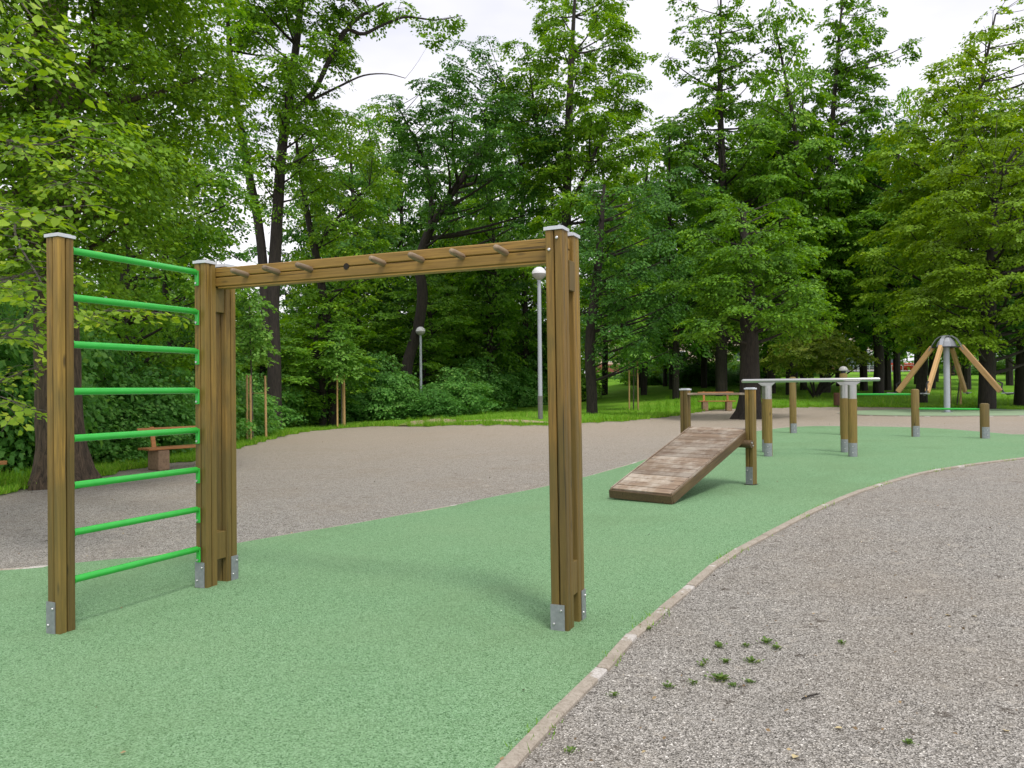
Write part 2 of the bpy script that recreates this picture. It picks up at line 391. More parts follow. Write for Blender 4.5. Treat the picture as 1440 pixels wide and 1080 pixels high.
MT['gravel'] = gravelmat(); MT['rubber'] = rubbermat(); MT['lawn'] = grassmat(); MT['soil'] = soilmat(); MT['kerb'] = kerbmat()
MT['asphalt'] = plain('asphalt', (.30, .29, .28), .9, var=.1)
MT['blade'] = leafmat('grass_blade', (.10, .24, .018), (.25, .50, .04), .35, (.48, .52, .12))

# ------------------------------------------------------------------ ground sheets
def axis_pts(lims):
    r = []
    for a, b, s in lims: r += list(np.arange(a, b, s))
    return np.array(r + [lims[-1][1]])
def sheet(name, X, Y, Z, mat):
    n, m_ = X.shape
    V = np.stack([X, Y, Z], -1).reshape(-1, 3)
    i = np.arange(n - 1)[:, None] * m_ + np.arange(m_ - 1)[None, :]
    Q = np.stack([i, i + 1, i + m_ + 1, i + m_], -1).reshape(-1, 4)
    o = link(name, np_mesh(name, V, Q, mat, smooth=True)); return o
xs = axis_pts([(-600, -100, 50), (-100, -30, 5), (-30, 40, .5), (40, 130, 4), (130, 600, 50)])
ys = axis_pts([(-60, -4, 4), (-4, 45, .4), (45, 140, 3), (140, 900, 60)])
YY, XX = np.meshgrid(ys, xs, indexing='ij')
sheet('gravel_ground', XX, YY, g(XX, YY), MT['gravel'])['kind'] = 'structure'

def spline(P, n):
    """Catmull-Rom through P resampled to n points by arc length"""
    P = np.array(P, float); Q = np.vstack([2 * P[0] - P[1], P, 2 * P[-1] - P[-2]]); o = []
    for i in range(1, len(Q) - 2):
        for t in np.linspace(0, 1, 24, endpoint=False):
            a, b, c, d = Q[i-1], Q[i], Q[i+1], Q[i+2]
            o.append(.5 * ((2*b) + (-a + c)*t + (2*a - 5*b + 4*c - d)*t*t + (-a + 3*b - 3*c + d)*t**3))
    o.append(P[-1]); o = np.array(o)
    s = np.r_[0, np.cumsum(np.linalg.norm(np.diff(o, axis=0), axis=1))]
    u = np.linspace(0, s[-1], n); return np.stack([np.interp(u, s, o[:, k]) for k in range(o.shape[1])], -1)
kr_px = [(700,1080),(745,1031),(815,966),(850,930),(890,887),(960,831),(1010,789),(1080,750),(1150,715),(1220,687),(1300,665),(1380,652),(1440,645)]
KR = [tuple(gp(*p))[:2] for p in kr_px]
KR = [(-.75, .7), (-.45, 1.9)] + KR
ex = np.array(KR[-1]) - np.array(KR[-2]); ex /= np.linalg.norm(ex)
KR += [tuple(np.array(KR[-1]) + ex * 2.5), tuple(np.array(KR[-1]) + ex * 5 + np.array([0, .5]))]
kl_px = [(0,806),(60,800),(150,791),(270,778),(345,764),(480,742),(600,720),(680,703),(770,685),(860,662),(960,632),(1010,618),(1065,607),(1120,601),(1180,600),(1300,602.5),(1392,609),(1440,612)]
KL = [tuple(gp(*p))[:2] for p in kl_px]
KL = [(-9, 4.6), (-7.5, 5.9)] + KL
KL += [tuple(np.array(KR[-1]) + np.array([1.2, 1.6]))]
NS = 260
KRs = spline(KR, NS); KLs = spline(KL, NS)
# left end of the pad is closed off behind the camera
st0 = np.array([-9, .2])
LL = np.vstack([spline([(-9, 4.6), (-9, 4.0)], 2), KLs])
tt = np.linspace(0, 1, 41)[None, :, None]
# ruled sheet between both edges (edges are matched so that rungs do not cross)
_dk = np.gradient(KRs, axis=0); _nk = np.stack([_dk[:, 1], -_dk[:, 0]], -1); _nk /= np.linalg.norm(_nk, axis=1)[:, None]
_dl = np.gradient(KLs, axis=0); _nl = np.stack([-_dl[:, 1], _dl[:, 0]], -1); _nl /= np.linalg.norm(_nl, axis=1)[:, None]
A_ = (KLs + _nl * .02)[:, None, :] * (1 - tt) + (KRs + _nk * .035)[:, None, :] * tt
sheet('rubber_surface', A_[..., 0], A_[..., 1], g(A_[..., 0], A_[..., 1]) + .012, MT['rubber'])['kind'] = 'structure'
nb_ = spline([(-9, 4.6), (-9.5, 2.5), (-9, .3), (-5, -1.2), (-1.2, -1.2), (-.75, .7)], 60)
ctr = np.array([-4.8, 1.9])
strip = np.linspace(0, 1, 20)[None, :, None]
# near-left part behind the first rung
Bq = np.linspace(0, 1, 60)[:, None]; first = KLs[0][None] * (1 - Bq) + KRs[0][None] * Bq
C_ = nb_[:, None, :] * (1 - strip) + first[:, None, :] * strip
ns_ = sheet('rubber_surface', C_[..., 0], C_[..., 1], g(C_[..., 0], C_[..., 1]) + .012, MT['rubber']); ns_['kind'] = 'structure'

# lawn and woodland floor, fanned outwards from the gravel's edge
lb_px = [(-160,740),(-60,712),(0,696),(45,688),(100,679),(150,668),(205,657),(290,645),(340,629),(400,613),(440,606),(500,601),(560,599.5),(640,598),(700,597.5),(760,598),(830,594),(900,590),(960,583),(990,578),(1040,575),(1180,572.5),(1300,574),(1440,577),(1560,584)]
LB = [tuple(gp(*p))[:2] for p in lb_px]
LB = [(-13, 3), (-13.5, 7)] + LB + [(LB[-1][0] + 6, LB[-1][1] - 4), (LB[-1][0] + 9, LB[-1][1] - 16)]
LBs = spline(LB, 500)
LB0 = LBs; LBs = LBs + .10 * np.sin(np.arange(500)[:, None] * np.array([[.9, 1.3]])) + RG.normal(0, .05, (500, 2))
mul = np.r_[np.linspace(1, 1.5, 26), np.linspace(1.55, 2.6, 14), np.geomspace(2.8, 14, 16)][None, :, None]
LW = LB0[:, None, :] * mul + (LBs - LB0)[:, None, :] * np.exp(-(mul - 1) * 30)
lf = np.minimum(1, (mul[..., 0] - 1) * 40)
sheet('lawn', LW[..., 0], LW[..., 1], g(LW[..., 0], LW[..., 1]) + .004 + .035 * lf * np.ones_like(LW[..., 0]), MT['lawn'])['kind'] = 'structure'
# dark leaf litter under the wood
wl_px = [(-200,672),(-20,668),(60,660),(150,641),(230,627),(300,612),(360,600),(430,594),(500,589),(560,587.5),(620,585),(700,575),(760,569),(800,564)]
WB = spline([tuple(gp(*p))[:2] for p in wl_px], 160)
mul2 = np.geomspace(1.0, 8, 40)[None, :, None]; WW = WB[:, None, :] * mul2
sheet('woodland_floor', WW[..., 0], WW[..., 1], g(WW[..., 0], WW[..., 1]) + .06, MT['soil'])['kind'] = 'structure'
# sandy path leading into the wood
P1 = spline([tuple(gp(*p))[:2] for p in [(560,600),(580,594),(610,590),(560,586)]], 24); P2 = spline([tuple(gp(*p))[:2] for p in [(790,598),(700,594.5),(640,592),(600,587)]], 24)
t3 = np.linspace(0, 1, 12)[None, :, None]; PP = P1[:, None, :] * (1 - t3) + P2[:, None, :] * t3
sheet('sandy_path', PP[..., 0], PP[..., 1], g(PP[..., 0], PP[..., 1]) + .055, plain('path_sand', (.42, .33, .20), .95, var=.15, scale=5))['kind'] = 'structure'

# kerbs: stones laid end to end
def kerb(path, label, wd=.072, ln=1.0, maxn=40, grp=None):
    path = np.array(path); s = np.r_[0, np.cumsum(np.linalg.norm(np.diff(path, axis=0), axis=1))]
    root = empty('kerb', (path[0][0], path[0][1], gz(*path[0])), 0, label, 'kerb'); root['kind'] = 'structure'
    if 'category' in root: del root['category']
    me = MB().box((0, 0, 0), (ln - .012, wd, .16), ch=.007).mesh('kerb_stone', MT['kerb'])
    n = int(s[-1] / ln); org = root.location
    for i in range(min(n, maxn)):
        a = np.array([np.interp(i * ln, s, path[:, k]) for k in (0, 1)]); b = np.array([np.interp((i + 1) * ln, s, path[:, k]) for k in (0, 1)])
        c = (a + b) / 2; d = b - a; dz = gz(*b) - gz(*a)
        o = link('kerb_stone', me, root, Vector((c[0], c[1], gz(*c) - .08 + .022 + rnd.uniform(-.003, .003))) - org,
                 (rnd.uniform(-.01, .01), -math.atan2(dz, ln), math.atan2(d[1], d[0]) + rnd.uniform(-.006, .006)))
    return root
kr_off = KRs.copy(); dd = np.gradient(KRs, axis=0); nrm = np.stack([dd[:, 1], -dd[:, 0]], -1); nrm /= np.linalg.norm(nrm, axis=1)[:, None]
kerb(KRs + nrm * .036, 'pale concrete edging curving along the right side of the green rubber', ln=.62)
dd = np.gradient(KLs, axis=0); nrm2 = np.stack([-dd[:, 1], dd[:, 0]], -1); nrm2 /= np.linalg.norm(nrm2, axis=1)[:, None]
kerb(KLs + nrm2 * .03, 'thin concrete edging along the far side of the green rubber', wd=.06, ln=.8, maxn=60).location.z -= .012

# ------------------------------------------------------------------ square laminated posts
CH = .006
def stave_mesh(name, w_, h, mat): return MB().box((0, 0, h / 2), (w_, w_, h), ch=CH).mesh(name, mat)
STM = {}
def make_post(parent, x, y, h, sz=.112, plates=(), z0=0.0, bolts=(), lean=(0, 0)):
    gap = .007; sw = (sz - gap) / 2
    key = (round(h, 3), sz)
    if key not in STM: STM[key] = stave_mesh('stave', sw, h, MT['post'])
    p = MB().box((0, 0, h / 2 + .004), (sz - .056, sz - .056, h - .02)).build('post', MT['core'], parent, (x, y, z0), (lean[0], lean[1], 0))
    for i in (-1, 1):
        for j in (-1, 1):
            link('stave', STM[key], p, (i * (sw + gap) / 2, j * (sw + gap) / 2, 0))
    MB().box((0, .004, .003), (sz + .03, sz + .026, .008), ch=0).box((.01, -.006, .0015), (sz + .05, sz + .04, .004), Matrix.Rotation(.12, 3, 'Z')).build('soil_shade_ring', MT['soilshade'], p)  # dark foot plates: contact shadow painted in, along with soil in the gap
    MB().box((0, 0, h + .011), (sz + .014, sz + .014, .020)).box((0, 0, h + .024), (sz - .02, sz - .02, .006)).build('cap', MT['cap'], p)
    for (fx, fy, off, pw, ph) in plates:     # plate on face with normal (fx,fy), shifted sideways
        d = sz / 2 + .004
        if fx: c = (fx * d, off, ph / 2); dim = (.006, pw, ph)
        else: c = (off, fy * d, ph / 2); dim = (pw, .006, ph)
        pl = MB().box(c, dim, ch=0).build('base_plate', MT['plate'], p)
        for (bu, bz) in ((.26, .80), (-.26, .30)):
            a = Vector(c) + (Vector((0, bu * pw, 0)) if fx else Vector((bu * pw, 0, 0))); a.z = bz * ph
            nrm_ = Vector((fx, fy, 0))
            MB().tube([a, a + nrm_ * .007, a + nrm_ * .011], [.0085, .0085, .005], 8).build('bolt', MT['bolt'], pl, smooth=True)
    for (fx, fy, off, bz) in bolts:
        nrm_ = Vector((fx, fy, 0)); a = Vector((off, fy * sz / 2, bz)) if fy else Vector((fx * sz / 2, off, bz))
        MB().tube([a, a + nrm_ * .007, a + nrm_ * .011], [.010, .010, .006], 8).build('bolt', MT['bolt'], p, smooth=True)
    return p
B = Vector((-2.361, 6.094)); ANG = -.4117; ee = Vector((math.cos(ANG), math.sin(ANG))); LEN = 2.908; AB = 1.185
H = 2.485; SEP = .212; ZB = 2.388
fr = empty('climbing_frame', (B.x, B.y, .0), math.atan2(ee.y, ee.x),
           'timber climbing frame with green rungs and an overhead beam of pegs', 'climbing frame')
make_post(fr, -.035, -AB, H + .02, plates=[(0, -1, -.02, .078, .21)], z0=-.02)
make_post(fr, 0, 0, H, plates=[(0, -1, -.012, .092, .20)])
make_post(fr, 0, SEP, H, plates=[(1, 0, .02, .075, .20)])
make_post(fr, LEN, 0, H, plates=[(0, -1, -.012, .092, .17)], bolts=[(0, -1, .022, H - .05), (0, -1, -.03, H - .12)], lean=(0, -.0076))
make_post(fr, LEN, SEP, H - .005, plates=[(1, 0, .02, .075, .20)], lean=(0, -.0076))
# beam: two boards on edge plus a thin closing board below
yb = SEP / 2
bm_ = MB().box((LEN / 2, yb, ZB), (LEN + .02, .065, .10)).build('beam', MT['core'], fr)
for z in (ZB - .0375, ZB + .0375):
    MB().box((0, 0, 0), (LEN + .05, .096, .070), ch=.006).build('beam_board', MT['postx'], bm_, (LEN / 2 - .01, yb, z))
MB().box((0, 0, 0), (LEN - .14, .085, .010), ch=0).build('beam_board', MT['postx'], bm_, (LEN / 2, yb, ZB - .080))
for x in (0, LEN):
    for (z0, z1) in ((2.12, ZB - .078), (.20, .41)):
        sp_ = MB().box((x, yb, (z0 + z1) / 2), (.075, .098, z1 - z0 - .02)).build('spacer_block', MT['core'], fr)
        for s in (-1, 1):
            MB().box((0, 0, 0), (.044, .099, z1 - z0 - .001), ch=.004).build('spacer_board', MT['post'], sp_, (x + s * .0245, yb, (z0 + z1) / 2))
# pegs: beam x from pixel columns
pegpx = [(347, 381), (391, 377.5), (437, 373), (487, 366), (539, 362), (593, 357), (650, 354), (711, 350)]
peg_x = []
for (px, py) in pegpx:
    r = ray(px, py); nl = Vector((-ee.y, ee.x)); # normal away from camera
    q = Vector((B.x, B.y)) + nl * .058
    t = q.dot(nl) / Vector((r.x, r.y)).dot(nl)
    hit = Vector((r.x * t, r.y * t)); peg_x.append((hit - Vector((B.x, B.y))).dot(ee))
for i, x in enumerate(peg_x):
    if i == 3:
        MB().tube([(x, .0545, ZB), (x, .060, ZB)], .023, 16).build('peg_hole', MT['core'], bm_); continue
    z = ZB
    pg = MB().tube([(x, yb, z - .008), (x, .052, z - .0), (x, -.085, z + .012), (x, -.100, z + .014), (x, -.107, z + .015)], [.022, .0225, .0205, .017, .008], 12).build('peg', MT['peg'], fr, smooth=True)
# green rungs with end brackets
for i in range(8):
    z = 2.416 - i * .3015
    y0, y1 = -AB + .056, -.105
    rg = MB().tube([(0, y0, z), (0, -.088, z), (0, -.080, z), (0, -.076, z)], [.0235, .0235, .020, .012], 16).build('rung', MT['green'], fr, smooth=True)
    rg.location = (-.015, 0, 0)
    br = MB().box((0, -.069, z - .046), (.036, .016, .115), ch=.004).build('bracket', MT['green'], rg)
    MB().tube([(0, -.076, z - .084), (0, -.085, z - .084)], .008, 8).build('bolt', MT['bolt'], rg, smooth=True)
    MB().tube([(0, y0 + .003, z), (0, y0 + .012, z)], .031, 14).build('collar', MT['green'], rg, smooth=True)

# ------------------------------------------------------------------ balance ramp
pR = gp(1057, 683); fR = gp(943.5, 710.5); fL = gp(864, 699)
_d = Vector((pR.x - fR.x, pR.y - fR.y)); _a = math.atan2(_d.y, _d.x) + math.asin(.078 / _d.length)
rdir = Vector((math.cos(_a), math.sin(_a)))
RW = .86
rl = Vector((pR.x - fR.x, pR.y - fR.y)).dot(rdir)
rz0 = gz(fR.x, fR.y) + .012
rm = empty('balance_ramp', (fR.x, fR.y, rz0), math.atan2(rdir.y, rdir.x), 'sloping wooden plank ramp fixed between two low capped posts', 'balance ramp')
gr_ = gz(pR.x, pR.y) + .012 - rz0
hp = 1.30
off = Vector((pR.x - fR.x, pR.y - fR.y)).dot(Vector((-rdir.y, rdir.x)))
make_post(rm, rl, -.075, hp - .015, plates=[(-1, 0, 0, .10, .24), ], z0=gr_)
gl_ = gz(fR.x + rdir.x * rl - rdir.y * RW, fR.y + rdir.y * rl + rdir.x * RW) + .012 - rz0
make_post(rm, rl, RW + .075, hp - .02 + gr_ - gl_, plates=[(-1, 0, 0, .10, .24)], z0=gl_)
hh = .80; lx = rl + .04; sl = math.atan2(hh - .10, lx); sll = math.hypot(lx, hh - .10)
mrot = Matrix.Rotation(-sl, 3, 'Y')
deck = MB()
def sp3(u, v, wq): return Vector((0, 0, .10)) + mrot @ Vector((u, v, wq))
NP = 18; pw = sll / NP
for i in range(NP):
    q = sp3((i + .5) * pw, RW / 2, .012)
    me = MB().box((0, 0, 0), (pw - .008, RW - .012 + rnd.uniform(-.006, .004), .030), ch=.003).mesh('plank', MT['plank'])
    link('plank', me, rm, q + Vector((0, 0, rnd.uniform(-.0015, .0015))), (0, -sl, 0))
for y in (-.016, RW + .016):
    MB().box((0, 0, 0), (sll + .03, .034, .11), ch=.004).build('side_board', MT['rampside'], rm, sp3(sll / 2, y, -.042), (0, -sl, 0))
    MB().box((0, 0, 0), (sll, .012, .020)).build('edge_strip', MT['plank'], rm, sp3(sll / 2, y * 1.0, .022), (0, -sl, 0))
MB().box((0, 0, 0), (.034, RW + .06, .10), ch=.004).build('front_board', MT['rampside'], rm, (-.014, RW / 2, .052), (0, -.12, 0))
cb = MB().tube([(rl - .115, -.15, .62), (rl - .115, RW + .15, .62)], .052, 14).build('cross_rail', MT['rampside'], rm, smooth=True)
for (bx, bz) in ((-.02, .64), (.015, .60)):
    for yy in (-.15,):
        MB().tube([(rl - .115 + bx, yy, bz), (rl - .115 + bx, yy - .012, bz)], .011, 8).build('bolt', MT['bolt'], cb, smooth=True)
MB().box((rl, RW / 2, hp + gr_ - .075), (.095, RW + .03, .030), ch=.005).build('hand_board', MT['plank'], rm)

# ------------------------------------------------------------------ round posts
def round_post(parent, x, y, h, r=.075, z0=0, dome=True, steel_from=None, plate=True):
    top = steel_from if steel_from else h
    pts = [(0, 0, 0), (0, 0, top - .03)] + ([(0, 0, top - .012), (0, 0, top)] if dome else [(0, 0, top)])
    rad = [r, r] + ([r * .9, r * .55] if dome else [r])
    if not dome: pts = [(0, 0, 0), (0, 0, top)]; rad = [r, r]
    p = MB().tube(pts, rad, 20).build('post', MT['round'], parent, (x, y, z0), smooth=True)
    if plate:
        n = 10; mb = MB(); pl_ = [(math.cos(a) * (r + .004), math.sin(a) * (r + .004)) for a in np.linspace(-math.pi * .86, -math.pi * .14, n)]
        pi_ = [(math.cos(a) * (r - .002), math.sin(a) * (r - .002)) for a in np.linspace(-math.pi * .14, -math.pi * .86, n)]
        s = mb.prism(pl_ + pi_, 0, .235).build('base_plate', MT['plate'], p, smooth=False)
        for bz in (.07, .175):
            MB().tube([(.0, -(r + .003), bz), (.0, -(r + .013), bz)], .011, 8).build('bolt', MT['bolt'], s, smooth=True)
    return p
# parallel bars: two pipes on four posts
pb0 = gp(1080.5, 642.5); pb1 = gp(1199.5, 643)
pbx = Vector((pb1.x - pb0.x, pb1.y - pb0.y)); SP = pbx.length; 
pb = empty('parallel_bars', (pb0.x, pb0.y, pb0.z + .012), math.atan2(pbx.y, pbx.x), 'pair of steel parallel bars on four round wooden posts', 'parallel bars')
HB = EYE + (543.3 - 535.2) / F_PX * pb0.y - pb0.z
_q = [gp(1077.5, 636.5), gp(1188.5, 637)]; _im = Matrix.Rotation(-math.atan2(pbx.y, pbx.x), 3, 'Z')
_f = [_im @ (q - Vector((pb0.x, pb0.y, 0))) for q in _q]; _yo = (_f[0].y + _f[1].y) / 2
for yo, xs_ in ((0, (0, SP)), (_yo, (_f[0].x, _f[1].x))):
    for x in xs_:
        wv = Matrix.Rotation(math.atan2(pbx.y, pbx.x), 3, 'Z') @ Vector((x, yo, 0))
        g0 = gz(pb0.x + wv.x, pb0.y + wv.y) - pb0.z
        p = round_post(pb, x, yo, 1.2, z0=g0, dome=False, steel_from=HB - .33 - g0)
        MB().tube([(0, 0, HB - .345 - g0), (0, 0, HB - .09 - g0)], [.072, .072], 20).build('steel_sleeve', MT['steel'], p, smooth=True)
        zz = HB - .09 - g0
        MB().prism([(-.072, 0), (.072, 0), (.135, .055), (-.135, .055)], -.045, .045, Matrix(((1, 0, 0), (0, 0, -1), (0, 1, 0))), (0, 0, zz)).build('saddle', MT['steel'], p)
    l0, l1 = xs_[0] - .44, xs_[1] + .44
    MB().tube([(l0, yo, HB), (l0 + .006, yo, HB), (l0 + .02, yo, HB), (l1 - .02, yo, HB), (l1 - .006, yo, HB), (l1, yo, HB)], [.015, .026, .032, .032, .026, .015], 18).build('bar', MT['steel'], pb, smooth=True)
# three step-over bars on round posts
hb = empty('turning_bars', (0, 0, 0), 0, 'row of round posts joined by three green bars stepping down', 'turning bars')
spx = [(1115.5, 609.5, 530), (1187, 612, 515), (1287.5, 615, 547), (1385, 617.5, 567)]
base = [gp(a, b) for a, b, c in spx]; hb.location = base[1]
bz_ = [None]
for (a, b, c), q in zip(spx, base):
    top = pt(a, c, q.y).z; r = {1115.5: 4.7, 1187: 5.2, 1287.5: 5.3, 1385: 6.0}[a] * q.y / F_PX
    z0 = q.z + .012
    p = round_post(hb, q.x - hb.location.x, q.y - hb.location.y, (top - z0) - (.16 if a == 1187 else 0), r=r, z0=z0 - hb.location.z)
    if a == 1187:
        hpost = top - z0 - .16
        MB().tube([(0, 0, hpost - .10), (0, 0, hpost + .06)], r * .62, 14).build('dark_sleeve', MT['dark'], p, smooth=True)
        MB().tube([(0, 0, hpost + .05), (0, 0, hpost + .06), (0, 0, hpost + .11), (0, 0, hpost + .145), (0, 0, hpost + .16)], [r * .8, r * 1.15, r * 1.05, r * .7, r * .2], 14).build('dome_cap', MT['globelow'], p, smooth=True)
for (i, j, y) in ((0, 1, 535.2), (1, 2, 554.5), (2, 3, 575)):
    za = pt((spx[i][0] + spx[j][0]) / 2, y, (base[i].y + base[j].y) / 2).z
    a = Vector((base[i].x, base[i].y, za)) - hb.location; b = Vector((base[j].x, base[j].y, za)) - hb.location
    MB().tube([a + (b - a) * .03, b - (b - a) * .03], .021, 12).build('green_bar', MT['green'], hb, smooth=True)

# ------------------------------------------------------------------ spinner
sb = gp(1332, 581)
# pad and kerb
pc = Vector((sb.x + 1.1, sb.y + .3)); th = np.linspace(0, 2 * np.pi, 73)[:, None]; rr = np.linspace(0.001, 1, 14)[None, :]
PX = pc.x + 4.6 * rr * np.cos(th); PY = pc.y + 3.6 * rr * np.sin(th)
MT['rubber_muted'] = plain('muted_rubber', (.27, .37, .22), .9, var=.10, scale=3)  # less saturated green than the near rubber, for the far pad
sheet('rubber_surface', PX, PY, g(PX, PY) + .03, MT['rubber_muted'])['kind'] = 'structure'
ring = np.stack([pc.x + 4.65 * np.cos(th[::-1, 0]), pc.y + 3.65 * np.sin(th[::-1, 0])], -1)
kerb(ring, 'concrete edging ring round the far green pad', wd=.07, ln=.9, maxn=60)
spn = empty('spinner', (sb.x, sb.y, sb.z + .03), R_(-49), 'giant spinner of four wooden arms hanging from a grey pole', 'spinner')
HT = pt(1333, 472, sb.y).z - spn.location.z; U = HT
MB().tube([(0, 0, 0), (0, 0, .86 * U)], .037 * U, 20).build('pole', MT['greypole'], spn, smooth=True)
MB().tube([(0, 0, 0), (0, 0, .02)], .07 * U, 20).build('base_flange', MT['galv'], spn)
hub = MB().tube([(0, 0, .845 * U), (0, 0, .855 * U)], .185 * U, 8).build('hub_disc', MT['dark'], spn)
MB().tube([(0, 0, .856 * U), (0, 0, .92 * U), (0, 0, .965 * U), (0, 0, .985 * U)], [.13 * U, .105 * U, .07 * U, .03 * U], 8).build('hub_cone', MT['plate'], spn)
for k in range(4):
    a = math.pi / 2 * k; ca, sa = math.cos(a), math.sin(a)
    def R3(rr_, z, s=0.0): return Vector((ca * rr_ * U - sa * s, sa * rr_ * U + ca * s, z * U))
    pb_ = [R3(.0, 1.0), R3(.07, .992), R3(.125, .955), R3(.175, .875), R3(.21, .81)]
    mb = MB()
    for i in range(4):
        d = pb_[i + 1] - pb_[i]; mid = (pb_[i] + pb_[i + 1]) / 2; an = math.atan2(-d.z, math.hypot(d.x, d.y))
        mb.box(mid, (d.length + .02, .045 * U, .010 * U), Matrix.Rotation(a, 3, 'Z') @ Matrix.Rotation(an, 3, 'Y'))
    mb.build('arm_bracket', MT['galv'], spn)
    p0 = R3(.175, .855); p1 = R3(.625, .27); d = p1 - p0; an = math.atan2(-d.z, math.hypot(d.x, d.y))
    mt = Matrix.Rotation(a, 3, 'Z') @ Matrix.Rotation(an, 3, 'Y')
    ar = MB().box((0, 0, 0), (d.length, .042 * U, .066 * U), ch=.012).build('arm', MT['spinwood'], spn, (p0 + p1) / 2, mt.to_euler())
    f = MB().tube([R3(.59, .40), R3(.645, .37), R3(.635, .31), R3(.655, .26), R3(.70, .235), R3(.77, .245)], .011 * U, 8).build('foot_hook', MT['dark'], spn, smooth=True)
    MB().box(R3(.70, .25), (.12 * U, .07 * U, .012 * U), Matrix.Rotation(a, 3, 'Z') @ Matrix.Rotation(-.05, 3, 'Y'), ch=.006).build('foot_plate', MT['galv'], f)

# ------------------------------------------------------------------ benches, bin, lamps, stakes
def bench(loc, rz, label, L=1.8, back=True):
    b = empty('park_bench', loc, rz, label, 'bench')
    for s in (-1, 1):
        MB().box((s * L * .33, .02, .20), (.24, .40, .40), ch=.02).build('foot_block', MT['benchfoot'], b)
        m = Matrix.Rotation(-.22, 3, 'X')
        if back: MB().box((s * L * .33, .235, .60), (.09, .035, .50), m, ch=.006).build('back_bracket', MT['bench'], b)
    for y in (-.12, .06, .20):
        MB().box((0, 0, 0), (L, .145 if y < .1 else .10, .04), ch=.006).build('seat_board', MT['bench'], b, (0, y, .425))
    if back: MB().box((0, 0, 0), (L, .035, .12), ch=.006).build('back_board', MT['bench'], b, (0, .26, .77), (-.22, 0, 0))
    return b
b1 = gp(214, 662); _t = R_(53); bench(Vector((b1.x + .72 * math.cos(_t) + .02, b1.y + .72 * math.sin(_t), b1.z)), _t, 'brown wooden bench seen behind the green rungs near the linden')
b2 = gp(1008, 578); bench(b2, R_(-4), 'small brown bench at the lawn edge beyond the ramp', L=1.55)
b3 = gp(-92, 694); bench(b3, R_(32), 'backless bench, only its seat end showing at the left frame edge', L=1.9, back=False)
b4 = gp(560, 586); bench(b4, R_(75), 'tiny bench half hidden by shrubs beside the sandy path', L=1.0)
def litter(loc):
    o = empty('litter_bin', loc, 0, 'brown slatted litter bin on the gravel behind the parallel bars', 'litter bin')
    MB().tube([(0, 0, 0), (0, 0, .08)], .13, 12).build('foot', MT['dark'], o)
    MB().tube([(0, 0, .08), (0, 0, .58)], .17, 16).build('inner_drum', MT['dark'], o)
    for k in range(14):
        a = 2 * math.pi * k / 14
        MB().box((0, 0, 0), (.062, .018, .56), ch=.003).build('slat', MT['bin'], o, (.19 * math.cos(a), .19 * math.sin(a), .36), (0, 0, a + math.pi / 2))
litter(gp(1179, 572.5))
def lamp(loc, h, r, label):
    o = empty('street_lamp', loc, 0, label, 'street lamp', )
    MB().tube([(0, 0, 0), (0, 0, h * .155)], r * 1.12, 14).build('base_section', MT['polebase'], o, smooth=True)
    MB().tube([(0, 0, h * .155), (0, 0, h * .9)], [r, r * .8], 14).build('pole', MT['greypole'], o, smooth=True)
    R0 = .24
    a = [(0, 0, h * .9 + .0), (0, 0, h * .9 + .05), (0, 0, h * .9 + .12), (0, 0, h * .9 + .20)]
    MB().tube(a, [.07, .14, .215, .235], 20).build('lower_shell', MT['globelow'], o, smooth=True)
    a = [(0, 0, h * .9 + .203), (0, 0, h * .9 + .29), (0, 0, h * .9 + .37), (0, 0, h * .9 + .42), (0, 0, h * .9 + .435)]
    MB().tube(a, [R0, .225, .165, .09, .02], 20).build('dome', MT['globe'], o, smooth=True)
l1 = gp(760, 591); lamp(l1, (pt(757, 371, l1.y).z - l1.z - .1) / .985, .075, 'grey park lamp with domed head beside the tall timber post')
l2 = gp(591.5, 587); l2 = Vector((l2.x, min(l2.y, 41), 0)); l2.z = gz(l2.x, l2.y); l2p = pt(592, 540, l2.y); l2.x = l2p.x
lamp(l2, (pt(595, 459, l2.y).z - l2.z), .07, 'slender grey lamp among the shrubs beyond the gravel')
def stakes(px, py, ptop, offs, label):
    q = gp(px, py); h = pt(px, ptop, q.y).z - q.z
    o = empty('tree_support', q, 0, label, 'tree stakes', 'stakes holding young trees')
    P = []
    for (dx, dy, hh_) in offs:
        x = dx * q.y / F_PX
        z0 = gz(q.x + x, q.y + dy) - q.z - .05
        lean = -x * .06
        MB().tube([(x, dy, z0), (x + lean, dy, h * hh_)], [.038, .034], 8).build('stake', MT['stake'], o)
        P.append((x + lean * .6, dy, h * .72))
    for i in range(len(P)):
        a, b = Vector(P[i]), Vector((0, .25, h * .72)); 
        MB().tube([a, b], .008, 5).build('tie', MT['stake'], o)
    return q
YT = []
YT.append((stakes(352, 620, 527, [(-6, .1, 1.0), (3, -.15, .99), (16, .45, .985)], 'three pale stakes round the young tree right of the double post'), 352))
YT.append((stakes(479, 602, 526, [(-4.5, 0, 1.0), (0, .5, .98), (5, .1, 1.0)], 'three close stakes by the gravel edge under a small leafy tree'), 479))
YT.append((stakes(892, 578, 508, [(-7, 0, 1.0), (5, -.1, 1.0)], 'pair of light stakes with a young tree on the lawn'), 890))
YT.append((stakes(1350, 572, 507, [(-10, .2, 1.0), (-3, -.2, .9), (7, .3, 1.0)], 'three tan stakes standing behind the spinner'), 1350))

